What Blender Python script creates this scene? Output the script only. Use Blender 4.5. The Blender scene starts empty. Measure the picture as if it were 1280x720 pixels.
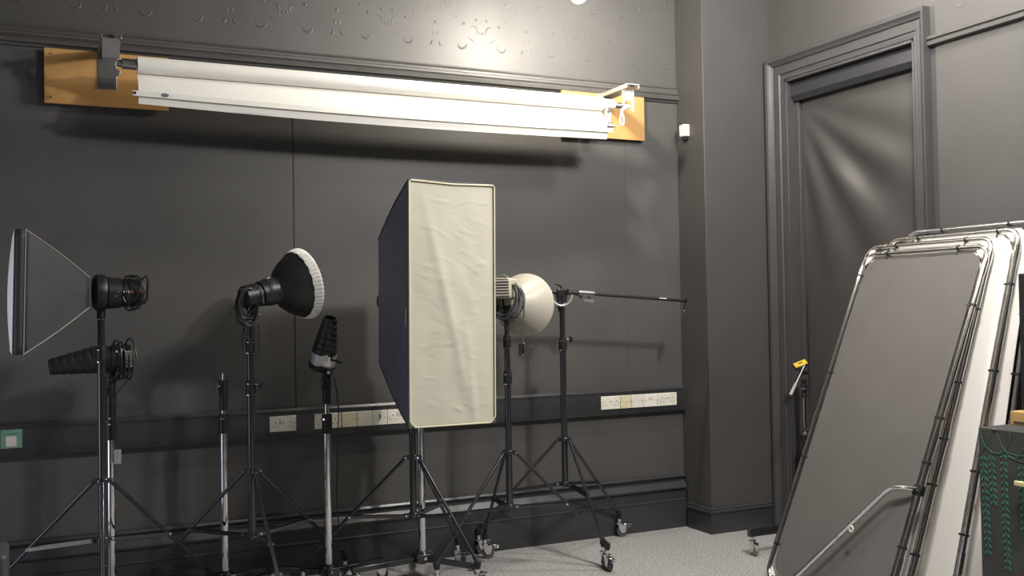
import bpy, bmesh, math, random
from mathutils import Vector, Matrix
V = Vector
random.seed(7)
PI = math.pi
col = bpy.context.scene.collection
sc = bpy.context.scene

# ------------------------------------------------------------------ camera (solved from the room's vanishing lines)
YAW, PIT, ROL = math.radians(25.343), math.radians(1.2211), math.radians(-0.9427)
FPX, CH = 1245.0, 1.5
_f = V((math.sin(YAW)*math.cos(PIT), math.cos(YAW)*math.cos(PIT), math.sin(PIT)))
_r0 = V((math.cos(YAW), -math.sin(YAW), 0)); _u0 = _r0.cross(_f)
_r = _r0*math.cos(ROL)+_u0*math.sin(ROL); _u = -_r0*math.sin(ROL)+_u0*math.cos(ROL)
CAM = V((0, 0, CH))
def ray(x, y): return (x-640)*_r-(y-360)*_u+FPX*_f
def atY(x, y, Y): d = ray(x, y); return CAM+d*(Y/d.y)
def atX(x, y, X): d = ray(x, y); return CAM+d*(X/d.x)
def atZ(x, y, Z): d = ray(x, y); return CAM+d*((Z-CH)/d.z)
def atP(x, y, p, n): d = ray(x, y); return CAM+d*((p-CAM).dot(n)/d.dot(n))
cam = bpy.data.cameras.new('camera'); co = bpy.data.objects.new('camera', cam); col.objects.link(co)
co.matrix_world = Matrix(((_r.x, _u.x, -_f.x, 0), (_r.y, _u.y, -_f.y, 0), (_r.z, _u.z, -_f.z, CH), (0, 0, 0, 1)))
cam.sensor_width = 36; cam.lens = FPX/1280*36; cam.clip_start = .05; cam.clip_end = 60
sc.camera = co

# ------------------------------------------------------------------ materials
def mat(name, c, rough=.5, metal=0., var=0., vscale=8., bump=0., bscale=60., spec=.5, coat=0., emit=None, es=0., sheen=0., alpha=None):
    m = bpy.data.materials.new(name); m.use_nodes = True
    nt = m.node_tree; b = nt.nodes['Principled BSDF']
    if len(c) == 3: c = (*c, 1)
    b.inputs['Base Color'].default_value = c
    b.inputs['Roughness'].default_value = rough; b.inputs['Metallic'].default_value = metal
    b.inputs['Specular IOR Level'].default_value = spec
    b.inputs['Coat Weight'].default_value = coat
    if sheen: b.inputs['Sheen Weight'].default_value = sheen
    if emit: b.inputs['Emission Color'].default_value = (*emit, 1); b.inputs['Emission Strength'].default_value = es
    tc = nt.nodes.new('ShaderNodeTexCoord')
    if var:
        n = nt.nodes.new('ShaderNodeTexNoise'); n.inputs['Scale'].default_value = vscale; n.inputs['Detail'].default_value = 5
        r = nt.nodes.new('ShaderNodeMapRange'); r.inputs['To Min'].default_value = 1-var; r.inputs['To Max'].default_value = 1+var
        r.inputs['From Min'].default_value = .3; r.inputs['From Max'].default_value = .7
        mx = nt.nodes.new('ShaderNodeVectorMath'); mx.operation = 'SCALE'; mx.inputs[0].default_value = c[:3]
        nt.links.new(tc.outputs['Object'], n.inputs['Vector']); nt.links.new(n.outputs['Fac'], r.inputs['Value'])
        nt.links.new(r.outputs['Result'], mx.inputs['Scale']); nt.links.new(mx.outputs['Vector'], b.inputs['Base Color'])
    if bump:
        n2 = nt.nodes.new('ShaderNodeTexNoise'); n2.inputs['Scale'].default_value = bscale; n2.inputs['Detail'].default_value = 4
        bp = nt.nodes.new('ShaderNodeBump'); bp.inputs['Strength'].default_value = bump; bp.inputs['Distance'].default_value = .01
        nt.links.new(tc.outputs['Object'], n2.inputs['Vector']); nt.links.new(n2.outputs['Fac'], bp.inputs['Height'])
        nt.links.new(bp.outputs['Normal'], b.inputs['Normal'])
    return m
M = dict(
 wall=mat('wall_paint', (.078, .075, .0725), .5, var=.1, vscale=2.5, bump=.04, bscale=90, spec=.45),
 wallr=mat('side_wall_paint', (.070, .0665, .0645), .55, var=.07, vscale=2.5, bump=.04, bscale=90, spec=.45),
 gloss=mat('gloss_trim_paint', (.040, .040, .043), .32, var=.1, vscale=4, bump=.08, bscale=40, spec=.5),
 trimr=mat('architrave_paint', (.060, .058, .059), .42, var=.08, vscale=4, bump=.06, bscale=40, spec=.5),
 ceil=mat('ceiling_paint', (.12, .115, .11), .8, var=.05, spec=.2),
 rear=mat('rear_wall_paint', (.075, .072, .07), .8, var=.05, spec=.2),
 seam=mat('seam_filler', (.012, .011, .010), .8),
 chip=mat('chipped_paint', (.22, .21, .20), .8, var=.3, vscale=60),
 black=mat('satin_black_metal', (.020, .020, .023), .20, var=.0, vscale=30, spec=1.0),
 blackp=mat('black_plastic', (.012, .012, .013), .42, var=.15, vscale=30, bump=.1, bscale=120),
 snoot=mat('snoot_black', (.019, .019, .020), .40, var=.2, vscale=20, spec=.5),
 chrome=mat('chrome', (.80, .80, .82), .07, 1., var=.0, vscale=20),
 worn=mat('worn_nickel', (.70, .695, .67), .18, 1., var=.06, vscale=25, bump=.0, bscale=80),
 steel=mat('brushed_steel', (.42, .42, .43), .35, 1., var=.1, vscale=30),
 alu=mat('pale_aluminium', (.72, .72, .70), .4, .7, var=.05),
 boxside=mat('softbox_nylon', (.145, .143, .172), .6, var=.1, vscale=12, bump=.1, bscale=200, spec=.35),
 boxside2=mat('grey_nylon', (.046, .048, .053), .5, var=.12, vscale=10, bump=.1, bscale=150, spec=.4),
 diff=mat('cream_diffuser', (.57, .545, .45), .75, var=.03, vscale=4, bump=.1, bscale=15, spec=.2),
 nyl=mat('black_nylon', (.030, .030, .034), .6, bump=.1, bscale=200),
 diffw=mat('white_diffuser', (.85, .83, .78), .7, var=.03, spec=.2),
 piping=mat('cream_piping', (.72, .69, .48), .6, var=.04),
 dish=mat('beige_dish', (.47, .44, .37), .38, var=.07, vscale=7, spec=.4),
 beige=mat('beige_casing', (.50, .47, .36), .5, var=.08, vscale=20),
 cable=mat('black_rubber_cable', (.018, .018, .02), .38),
 cableg=mat('grey_cable', (.10, .10, .105), .4),
 plug=mat('grey_plug', (.34, .33, .31), .5, var=.1, vscale=30),
 white=mat('white_plastic', (.80, .79, .73), .45, var=.03, vscale=20),
 whitep=mat('socket_plastic', (.74, .71, .62), .45, var=.05, vscale=20),
 yell=mat('yellowed_plastic', (.66, .61, .42), .5, var=.12, vscale=35),
 dark=mat('dark_slot', (.05, .045, .04), .6),
 wood=mat('varnished_board', (.52, .29, .10), .45, var=.07, vscale=9, spec=.4),
 woodr=mat('pine_wood', (.50, .31, .12), .5, var=.15, vscale=14),
 paper=mat('white_paper', (.83, .81, .76), .75, var=.015, vscale=3, spec=.25),
 tread=mat('grey_wheel_rubber', (.10, .10, .10), .5),
 treadb=mat('tan_wheel_rubber', (.30, .26, .19), .6),
 fgrey=mat('dark_flat_fabric', (.105, .097, .090), .62, var=.07, vscale=5, bump=.08, bscale=220, spec=.4, sheen=.15),
 fwhite=mat('white_flat_fabric', (.74, .71, .67), .7, var=.02, vscale=4, spec=.2),
 blind=mat('blackout_fabric', (.056, .053, .052), .42, var=.06, vscale=6, bump=.05, bscale=200, spec=.4),
 cass=mat('blind_cassette_paint', (.030, .030, .036), .35, spec=.5),
 cab=mat('chalky_black_paint', (.050, .052, .050), .7, var=.22, vscale=9, spec=.3),
 vine=mat('green_paint', (.045, .18, .12), .6, var=.2, vscale=40),
 green=mat('green_card', (.12, .25, .175), .6, var=.1, vscale=30),
 pale=mat('pale_card', (.52, .47, .43), .7, var=.12, vscale=90),
 cream=mat('cream_wood', (.66, .58, .33), .5, var=.1, vscale=20),
 yplate=mat('yellow_plate', (.75, .45, .03), .4),
 red=mat('red_print', (.5, .03, .02), .5),
 wprint=mat('white_print', (.6, .6, .58), .6),
 case=mat('grey_case', (.07, .07, .075), .5, var=.1, bump=.2, bscale=90),
 bulb=mat('lamp_bulb', (1, 1, 1), .3, emit=(1, .93, .80), es=1.),
)
# carpet
def carpet():
    m = bpy.data.materials.new('grey_carpet'); m.use_nodes = True; nt = m.node_tree; b = nt.nodes['Principled BSDF']
    tc = nt.nodes.new('ShaderNodeTexCoord')
    n = nt.nodes.new('ShaderNodeTexNoise'); n.inputs['Scale'].default_value = 75; n.inputs['Detail'].default_value = 6; n.inputs['Roughness'].default_value = .7
    n3 = nt.nodes.new('ShaderNodeTexNoise'); n3.inputs['Scale'].default_value = 3; n3.inputs['Detail'].default_value = 4
    cr = nt.nodes.new('ShaderNodeValToRGB'); cr.color_ramp.elements[0].position = .34; cr.color_ramp.elements[0].color = (.17, .17, .165, 1)
    cr.color_ramp.elements[1].position = .66; cr.color_ramp.elements[1].color = (.50, .49, .475, 1)
    mr = nt.nodes.new('ShaderNodeMapRange'); mr.inputs['To Min'].default_value = .9; mr.inputs['To Max'].default_value = 1.1
    mx = nt.nodes.new('ShaderNodeVectorMath'); mx.operation = 'SCALE'
    bp = nt.nodes.new('ShaderNodeBump'); bp.inputs['Strength'].default_value = .7; bp.inputs['Distance'].default_value = .006
    L = nt.links.new
    L(tc.outputs['Object'], n.inputs['Vector']); L(tc.outputs['Object'], n3.inputs['Vector']); L(n.outputs['Fac'], cr.inputs['Fac'])
    L(n3.outputs['Fac'], mr.inputs['Value']); L(cr.outputs['Color'], mx.inputs[0]); L(mr.outputs['Result'], mx.inputs['Scale'])
    L(mx.outputs['Vector'], b.inputs['Base Color']); L(n.outputs['Fac'], bp.inputs['Height']); L(bp.outputs['Normal'], b.inputs['Normal'])
    b.inputs['Roughness'].default_value = .95; b.inputs['Specular IOR Level'].default_value = .15
    return m
M['carpet'] = carpet()

# ------------------------------------------------------------------ mesh helpers
def frame(n):
    n = V(n).normalized(); a = V((0, 0, 1)) if abs(n.z) < .95 else V((1, 0, 0))
    x = a.cross(n).normalized(); y = n.cross(x).normalized(); return x, y, n
SPLIT = {'pin_slot', 'joint_sleeve', 'end_plug', 'batten', 'screw', 'bolt', 'collar_ring', 'switch', 'rod', 'vent', 'side_channel', 'latch_button', 'printed_mark', 'lid_bead', 'rubber_foot', 'pin', 'lever', 'joint_collar'}
class MB:
    def __init__(s): s.v = []; s.f = []; s.p = []
    def add(s, vs, fs):
        o = len(s.v); s.p.append((o, len(s.f))); s.v += [V(p) for p in vs]; s.f += [tuple(i+o for i in f) for f in fs]; return s
    def box(s, c, d, ax=None):
        c = V(c); X, Y, Z = ax if ax else (V((1, 0, 0)), V((0, 1, 0)), V((0, 0, 1)))
        vs = [c+X*(d[0]/2*i)+Y*(d[1]/2*j)+Z*(d[2]/2*k) for i in (-1, 1) for j in (-1, 1) for k in (-1, 1)]
        return s.add(vs, [(0, 1, 3, 2), (4, 6, 7, 5), (0, 4, 5, 1), (2, 3, 7, 6), (0, 2, 6, 4), (1, 5, 7, 3)])
    def bb(s, a, b): a = V(a); b = V(b); return s.box((a+b)/2, [abs(b[i]-a[i]) for i in range(3)])
    def tube(s, pts, r, n=12, closed=False, cap=True):
        pts = [V(p) for p in pts]; N = len(pts)
        rs = r if isinstance(r, (list, tuple)) else [r]*N
        T = []
        for i in range(N):
            a = pts[(i-1) % N] if (closed or i > 0) else pts[i]; b = pts[(i+1) % N] if (closed or i < N-1) else pts[i]
            T.append((b-a).normalized())
        x, y, _ = frame(T[0]); vs = []
        for i in range(N):
            t = T[i]; x = (x-t*x.dot(t)).normalized(); y = t.cross(x)
            for k in range(n):
                a = 2*PI*k/n; vs.append(pts[i]+(x*math.cos(a)+y*math.sin(a))*rs[i])
        fs = []
        for i in range(N if closed else N-1):
            j = (i+1) % N
            for k in range(n):
                k2 = (k+1) % n; fs.append((i*n+k, i*n+k2, j*n+k2, j*n+k))
        if not closed and cap: fs.append(tuple(range(n))[::-1]); fs.append(tuple((N-1)*n+k for k in range(n)))
        return s.add(vs, fs)
    def cyl(s, a, b, r, n=20): return s.tube([a, b], r, n)
    def lathe(s, o, ax, prof, n=40, xf=1., closed=False):
        """prof: (distance along axis, radius)"""
        o = V(o); x, y, z = frame(ax); vs = []
        for (d, r) in prof:
            for k in range(n):
                a = 2*PI*k/n; vs.append(o+z*d+x*(r*math.cos(a)*xf)+y*(r*math.sin(a)))
        N = len(prof); fs = []
        for i in range(N if closed else N-1):
            j = (i+1) % N
            for k in range(n): k2 = (k+1) % n; fs.append((i*n+k, i*n+k2, j*n+k2, j*n+k))
        if not closed: fs.append(tuple(range(n))[::-1]); fs.append(tuple((N-1)*n+k for k in range(n)))
        return s.add(vs, fs)
    def prism(s, poly, a, b, ax):
        """poly 2-D (u,v) extruded along ax ('x'|'y'|'z') from a to b"""
        def P(u, v, w): return {'x': (w, u, v), 'y': (u, w, v), 'z': (u, v, w)}[ax]
        n = len(poly); vs = [P(u, v, a) for u, v in poly]+[P(u, v, b) for u, v in poly]
        fs = [tuple(range(n))[::-1], tuple(range(n, 2*n))]+[(i, (i+1) % n, n+(i+1) % n, n+i) for i in range(n)]
        return s.add(vs, fs)
    def grid(s, fn, nu, nv, th=0., flip=False):
        """fn(u,v)->point; thickened along normal by th"""
        P = [[V(fn(i/nu, j/nv)) for j in range(nv+1)] for i in range(nu+1)]
        vs = [P[i][j] for i in range(nu+1) for j in range(nv+1)]; W = nv+1
        fs = [(i*W+j, (i+1)*W+j, (i+1)*W+j+1, i*W+j+1) for i in range(nu) for j in range(nv)]
        if th:
            N0 = len(vs)
            nrm = (P[nu][0]-P[0][0]).cross(P[0][nv]-P[0][0]).normalized()
            vs = vs+[p-nrm*th for p in vs]
            fs2 = [tuple(N0+i for i in f)[::-1] for f in fs]
            edge = [i*W for i in range(nu)]+[nu*W+j for j in range(nv)]+[i*W+nv for i in range(nu, 0, -1)]+[j for j in range(nv, 0, -1)]
            fs = fs+fs2+[(edge[(k+1) % len(edge)], edge[k], N0+edge[k], N0+edge[(k+1) % len(edge)]) for k in range(len(edge))]
        return s.add(vs, fs)
    def sphere(s, c, r, n=16, m=10, sc3=(1, 1, 1)):
        c = V(c); vs = []; fs = []
        for i in range(m+1):
            t = PI*i/m
            for k in range(n): a = 2*PI*k/n; vs.append(c+V((r*math.sin(t)*math.cos(a)*sc3[0], r*math.sin(t)*math.sin(a)*sc3[1], r*math.cos(t)*sc3[2])))
        for i in range(m):
            for k in range(n): k2 = (k+1) % n; fs.append((i*n+k, (i+1)*n+k, (i+1)*n+k2, i*n+k2))
        return s.add(vs, fs)
    def obj(s, name, m, parent=None, root=None, bevel=0., smooth=35, kind=None, origin=None):
        """parent: the Empty (or part) it belongs to; vertices are given in world space"""
        if name in SPLIT and len(s.p) > 1 and parent:
            out = []; ends = s.p[1:]+[(len(s.v), len(s.f))]
            for (v0, f0), (v1, f1) in zip(s.p, ends):
                m1 = MB(); m1.add(s.v[v0:v1], [tuple(i-v0 for i in f) for f in s.f[f0:f1]])
                out.append(m1.obj(name, m, parent, root, bevel, smooth, kind, origin))
            return out[0]
        o0 = V(origin) if origin is not None else V((0, 0, 0))
        base = root if root is not None else parent
        W = world_loc(parent) if parent else o0
        me = bpy.data.meshes.new(name); me.from_pydata([tuple(p-W) for p in s.v], [], s.f); me.validate(); me.update()
        bm = bmesh.new(); bm.from_mesh(me); bmesh.ops.remove_doubles(bm, verts=bm.verts, dist=1e-6); bmesh.ops.recalc_face_normals(bm, faces=bm.faces); bm.to_mesh(me); bm.free()
        for p in me.polygons: p.use_smooth = True
        me.set_sharp_from_angle(angle=math.radians(smooth))
        me.materials.append(M[m] if isinstance(m, str) else m)
        o = bpy.data.objects.new(name, me); col.objects.link(o)
        if parent: o.parent = parent
        else: o.location = o0
        if bevel:
            b = o.modifiers.new('bevel', 'BEVEL'); b.width = bevel; b.segments = 2; b.limit_method = 'ANGLE'; b.angle_limit = math.radians(40)
        if kind: o['kind'] = kind
        return o
def world_loc(o):
    p = V(o.location)
    while o.parent: o = o.parent; p = p+V(o.location)
    return p
def thing(name, label, cat, loc, group=None):
    o = bpy.data.objects.new(name, None); col.objects.link(o); o.location = V(loc); o.empty_display_size = .05
    o['label'] = label; o['category'] = cat
    if group: o['group'] = group
    return o
def tag(o, label, cat, group=None):
    o['label'] = label; o['category'] = cat
    if group: o['group'] = group
    return o

# ------------------------------------------------------------------ room shell
WY, WX = 5.705, 4.54          # back wall, right wall
PY, PX = 5.40, 3.985          # pier face / pier return
OY0, OY1, OZ = 4.125, 5.225, 3.012   # doorway opening
LX, RY, CZ = -1.35, -2.6, 3.95
MB().bb((LX-.1, RY-.1, -.1), (WX+.5, WY+.2, 0)).obj('floor', 'carpet', kind='structure')
MB().bb((LX-.1, RY-.1, CZ), (WX+.5, WY+.2, CZ+.1)).obj('ceiling', 'ceil', kind='structure')
MB().bb((LX-.1, RY, 0), (LX, WY, CZ)).obj('wall_left', 'rear', kind='structure')
MB().bb((LX-.1, RY-.1, 0), (WX+.2, RY, CZ)).obj('wall_front', 'rear', kind='structure')

def spiral(cx, cz, r, turns, a0, sgn=1, n=26, k=.25):
    out = []
    for i in range(n+1):
        t = i/n; a = a0+sgn*turns*2*PI*t; rr = r*(1-(1-k)*t); out.append((cx+rr*math.cos(a), cz+rr*math.sin(a)))
    return out
def frieze(mb, P, u0, u1, z0):
    """pressed-paper scroll relief; P(u,z) -> point on the wall surface"""
    def tb(pts, r):
        n = len(pts)-1
        mb.tube([P(u, z, r*1.22) for u, z in pts], [r*1.5*(.6+.4*math.sin(PI*i/n)) for i in range(n+1)], 10)
    per = .62; u = u0
    while u < u1-.1:
        c = u+per/2
        for s in (-1, 1):
            for pts, r in ((spiral(c+.17, z0+.115, .046, 1.0, PI*.5, -1), .0095), (spiral(c+.245, z0+.21, .05, .75, -PI*.6, 1), .0075),
                           (spiral(c+.10, z0+.36, .07, 1.05, -PI*.5, 1), .009), (spiral(c+.22, z0+.47, .045, 1.0, PI, -1), .008),
                           (spiral(c+.045, z0+.105, .030, .6, PI*.5, 1), .009), (spiral(c+.03, z0+.165, .026, .55, -PI*.5, -1), .007),
                           ([(c+.035, z0+.27), (c+.035, z0+.33), (c+.035, z0+.40)], .005), ([(c+.055, z0+.27), (c+.055, z0+.32), (c+.055, z0+.38)], .004),
                           ([(c+.19, z0+.162), (c+.215, z0+.158), (c+.24, z0+.145), (c+.265, z0+.13), (c+.30, z0+.125)], .006),
                           (spiral(c+.0, z0+.36, .105, .22, -.5, 1, k=.9), .006)):
                q = [(c+s*(p-c), z) for p, z in pts]
                if all(u0 < a < u1 for a, _ in q): tb(q, r)
            for (du, dz, r) in ((.19, .245, .012), (.275, .275, .011), (.0, .235, .012), (.14, .285, .009), (.30, .19, .009), (.16, .55, .014), (.06, .52, .012)):
                uu = c+s*du
                if u0 < uu < u1: mb.sphere(P(uu, z0+dz, r*1.2), r*1.5, 12, 8)
        u += per
# back wall with its pressed frieze
mb = MB().bb((LX, WY, 0), (PX+.6, WY+.15, CZ))
frieze(mb, lambda u, z, d: V((u, WY+d, z)), -1.2, PX-.02, 3.045)
mb.obj('wall_back', 'wall', kind='structure')
# pier between the back wall and the doorway
MB().bb((PX, PY, 0), (WX+.3, WY-.001, CZ)).obj('wall_pier', 'wallr', bevel=.004, kind='structure')
# right wall around the doorway
mb = MB().bb((WX, RY, 0), (WX+.3, OY0, CZ)).bb((WX, OY0, OZ), (WX+.3, OY1, CZ)).bb((WX, OY1, 0), (WX+.3, PY-.001, CZ))
frieze(mb, lambda u, z, d: V((WX+d, u, z)), 1.2, PY-.05, 3.30)
frieze(mb, lambda u, z, d: V((WX+d, u, z)), 1.2, 3.92, 3.02)
mb.obj('wall_right', 'wallr', kind='structure')
# joints of the lining boards
MB().bb((1.318, WY-.0015, .955), (1.323, WY+.001, 2.62)).obj('trim_1', 'seam', kind='structure')
MB().bb((3.555, WY-.0012, .955), (3.5575, WY+.001, 2.6)).obj('trim_2', 'wallr', kind='structure')
# picture rail, back wall
def rail_prof(y0, s, z0, sc_=1.):   # y0 wall face, s = direction out of the wall
    p = [(0, -.012), (.012, -.012), (.018, 0), (.034, .004), (.038, .018), (.030, .030), (.022, .036), (.030, .044), (.030, .056), (.016, .064), (.014, .078), (.020, .086), (.014, .096), (0, .098)]
    return [(y0+s*a, z0+b*sc_) for a, b in p]
MB().prism(rail_prof(WY, -1, 2.915), LX, PX-.002, 'x').obj('trim_3', 'wall', kind='structure')
p = [(0, 0), (.022, 0), (.034, .006), (.036, .018), (.026, .026), (.024, .034), (.036, .040), (.036, .052), (.02, .060), (0, .062)]
MB().prism([(WX-a, 2.935+b) for a, b in p], RY, OY0-.10, 'y').obj('trim_4', 'wallr', kind='structure')
# baseboards
bp = [(0, .362), (.014, .362), (.028, .357), (.034, .346), (.028, .333), (.020, .327), (.020, .314), (.026, .310), (.032, .300), (.050, .276), (.050, .266), (.034, .262), (.034, .194), (.040, .190), (.040, .184), (.036, .180), (.036, 0), (0, 0)]
MB().prism([(WY-a, b) for a, b in bp], LX, PX-.012, 'x').obj('baseboard_back', 'gloss', kind='structure')
q = [(0, .168), (.008, .168), (.014, .160), (.014, .150), (.020, .144), (.020, .134), (.014, .130), (.016, 0), (0, 0)]
MB().prism([(PY-a, b) for a, b in q], PX-.0, WX-.055, 'x').prism([(PX-a, b) for a, b in q], PY-.016, WY-.052, 'y').obj('baseboard_pier', 'gloss', kind='structure')
MB().prism([(WX-a, b) for a, b in q], RY, OY0-.115, 'y').obj('baseboard_right', 'gloss', kind='structure')
# architrave: stepped profile swept round the opening with mitred corners
prof = [(0, 0), (0, .030), (.020, .034), (.026, .028), (.040, .028), (.046, .040), (.098, .044), (.104, .036), (.112, .036), (.118, .050), (.140, .060), (.152, .072), (.176, .076), (.180, .070), (.180, 0)]
def sweep_arch():
    m = MB(); n = len(prof); rings = []
    for (sy, top) in ((1, 0), (1, 1), (-1, 1), (-1, 0)):
        for d, h in prof:
            y = (OY1+d*.86) if sy > 0 else (OY0-d*.56); z = (OZ+d*.86) if top else 0
            rings.append((WX-h*.8, min(y, PY-.001) if sy > 0 else y, z))
    fs = []
    for i in range(3):
        for k in range(n): fs.append((i*n+k, i*n+(k+1) % n, (i+1)*n+(k+1) % n, (i+1)*n+k))
    fs += [tuple(range(n)), tuple(3*n+k for k in range(n))]
    return m.add(rings, fs)
sweep_arch().obj('trim_5', 'trimr', kind='structure', smooth=25)
# reveal lining and stop of the doorway, and the door closed behind the blind
MB().bb((WX-.018, OY1-.02, 0), (WX+.26, OY1+.001, OZ)).bb((WX-.018, OY0-.001, 0), (WX+.26, OY0+.02, OZ)).bb((WX-.018, OY0, OZ-.02), (WX+.26, OY1, OZ+.001)).obj('trim_6', 'trimr', kind='structure', bevel=.002)
MB().bb((WX+.20, OY0+.02, 0), (WX+.24, OY1-.02, OZ-.02)).obj('door_1', 'gloss', kind='structure')

# roller blind in the doorway
bl = thing('roller_blind', 'black roller blind with creased cloth pulled down in the doorway', 'blind', (WX+.09, (OY0+OY1)/2, .02))
cz0 = 2.862
MB().prism([(WX+.015, cz0+.035), (WX+.035, cz0), (WX+.105, cz0), (WX+.105, OZ-.024), (WX+.03, OZ-.024), (WX+.015, OZ-.05)], OY0+.045, OY1-.022, 'y').obj('cassette', 'cass', bl, smooth=15)
def blindf(u, v):
    y = OY0+.03+u*(OY1-OY0-.085); z = .03+v*(cz0+.01-.03)
    w = 1-v; a = 0; env = math.sin(PI*min(1, max(0, u)))**.5*min(1, (1-v)*6)
    # folds fanning down from the far top corner (u=1) towards the near side
    ang = math.atan2(w*2.6+.05, (1-u)*1.0+.12); rad = math.hypot(w*2.6, 1-u)
    d = .017*math.sin(ang*19+.6*math.sin(rad*2))*math.exp(-(rad-.55)**2/.5)
    d += .012*math.sin(6*(1-u)+7*w+1.5*math.sin(5*w))*math.exp(-w*.6)+.006*math.sin(w*19+u*7+2*math.sin(w*6))
    d += .010*math.sin(u*11+2.5*math.sin(w*5))*min(1, w*2)
    return (WX+.085+env*d*.95, y, z)
MB().grid(blindf, 60, 150, .001).obj('fabric', 'blind', bl, smooth=80)
MB().bb((WX+.055, OY1-.052, .01), (WX+.115, OY1-.0205, cz0-.001)).bb((WX+.055, OY0+.0205, .01), (WX+.115, OY0+.030, cz0-.001)).obj('side_channel', 'trimr', bl, bevel=.002)

# ------------------------------------------------------------------ dado trunking with sockets
tk = thing('dado_trunking', 'long black painted trunking along the back wall carrying the white sockets', 'cable trunking', (2, WY, .79))
MB().prism([(WY, .792), (WY-.034, .792), (WY-.038, .798), (WY-.038, .944), (WY-.028, .957), (WY, .957)], LX, 3.972, 'x').obj('cover', 'gloss', tk)
MB().bb((3.972, WY-.040, .790), (3.981, WY, .959)).obj('end_cap', 'gloss', tk, bevel=.002)
# lid lines: thin beads
MB().bb((LX, WY-.041, .936), (3.972, WY-.036, .940)).bb((LX, WY-.0405, .806), (3.972, WY-.036, .809)).obj('lid_bead', 'gloss', tk)
TY = WY-.038
def socket(x0, x1, kind, label, group, zc=.8745, m='whitep', h=.087):
    t = thing('socket_plate', label, 'socket', ((x0+x1)/2, TY, zc-h/2), group)
    MB().bb((x0, TY-.009, zc-h/2), (x1, TY, zc+h/2)).obj('faceplate', m, t, bevel=.003)
    y = TY-.0093; xc = (x0+x1)/2
    if kind == 'double':
        for s in (-1, 1):
            MB().bb((xc+s*.008-.0065*1, y-.004, zc+.010), (xc+s*.008+.0065, y+.001, zc+.033)).obj('switch', 'white', t, bevel=.001)
        pins = [xc-.042, xc+.042]
    elif kind == 'single':
        MB().bb((xc-.006, y-.004, zc+.012), (xc+.006, y+.001, zc+.034)).obj('switch', 'white', t, bevel=.001); pins = [xc]
    else: pins = []
    if pins:
        mb = MB()
        for px in pins:
            mb.bb((px-.0022, y-.0005, zc+.004), (px+.0022, y+.001, zc+.014))
            for s in (-1, 1): mb.bb((px+s*.0115-.003, y-.0005, zc-.018), (px+s*.0115+.003, y+.001, zc-.013))
        mb.obj('pin_slot', 'dark', t)
    sw = MB()
    for px in (x0+.012, x1-.012): sw.cyl((px, y+.001, zc), (px, y-.0008, zc), .0035, 10)
    sw.obj('screw', 'steel', t)
    if kind == 'data':
        MB().bb((xc-.018, y-.002, zc+.004), (xc+.018, y+.001, zc+.022)).obj('data_port', 'yell', t)
    return t
socket(1.160, 1.310, 'double', 'white double socket alone on the trunking left of the other sockets', 'white sockets on the trunking')
socket(1.415, 1.570, 'double', 'white double socket behind the pole of the stand with the upright snoot', 'white sockets on the trunking')
socket(1.575, 1.665, 'blank', 'yellowed square plate in the middle of the left socket row', 'white sockets on the trunking', m='yell')
socket(1.667, 1.757, 'blank', 'plain white blank plate right of the left yellowed plate', 'white sockets on the trunking')
t = socket(1.759, 1.849, 'blank', 'white plate with a dark curved mark beside the tall softbox', 'white sockets on the trunking')
MB().tube([(1.800, TY-.011, .895), (1.808, TY-.012, .886), (1.806, TY-.012, .872), (1.799, TY-.011, .862)], .0035, 8).obj('scuff_mark', 'dark', t)
socket(1.851, 2.001, 'double', 'white double socket partly covered by the tall softbox', 'white sockets on the trunking')
socket(3.312, 3.458, 'double', 'white double socket at the left end of the right socket row', 'white sockets on the trunking')
socket(3.460, 3.546, 'blank', 'yellow stained plate in the right socket row', 'white sockets on the trunking', m='yell')
socket(3.548, 3.640, 'blank', 'plain white plate right of the stained plate in the right row', 'white sockets on the trunking')
socket(3.642, 3.748, 'data', 'white plate with a small port near the right end of the trunking', 'white sockets on the trunking', m='white')
socket(3.750, 3.906, 'double', 'white double socket at the right end of the right socket row', 'white sockets on the trunking')
# green card
sg = thing('notice_card', 'small green card with a pale square stuck on the trunking at far left', 'notice', (-.136, TY, .838))
MB().bb((-.186, TY-.002, .838), (-.088, TY, .932)).obj('card', 'green', sg)
MB().bb((-.162, TY-.0032, .846), (-.114, TY-.0018, .898)).obj('pale_panel', 'pale', sg)
MB().bb((-.170, TY-.0030, .908), (-.104, TY-.0018, .914)).obj('print_line', 'vine', sg)

# motion sensor on the pier
sn = thing('alarm_sensor', 'small white alarm sensor high on the corner of the pier', 'sensor', (PX, 5.625, 2.66))
c = atX(855.5, 163.5, PX-.02)
MB().box(c, (.045, .062, .082)).obj('housing', 'white', sn, bevel=.006)
MB().box(c+V((0.004, 0, -.052)), (.03, .034, .024)).obj('bracket', 'blackp', sn, bevel=.003)

# ------------------------------------------------------------------ backdrop boards, brackets and paper roll
def bboard(x0, x1, z0, z1, label):
    t = thing('mounting_board', label, 'board', ((x0+x1)/2, WY, z0), 'wooden mounting boards')
    MB().bb((x0, WY-.038, z0), (x1, WY-.020, z1)).obj('board', 'wood', t, bevel=.001)
    MB().bb((x0+.05, WY-.020, z0+.03), (x0+.10, WY, z1-.12)).bb((x1-.10, WY-.020, z0+.03), (x1-.05, WY, z1-.12)).obj('batten', 'woodr', t)
    mb = MB()
    for x in (x0+.03, x1-.03):
        for z in (z0+.03, z1-.03): mb.cyl((x, WY-.0375, z), (x, WY-.0395, z), .005, 10)
    mb.obj('screw', 'steel', t)
BY = WY-.038
a = atY(55, 59, BY); b = atY(211, 137, BY)
bboard(a.x, b.x, atY(56, 128, BY).z, a.z, 'varnished wooden board holding the left end bracket of the paper roll')
a = atY(702, 116, BY); b = atY(806, 176, BY)
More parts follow.
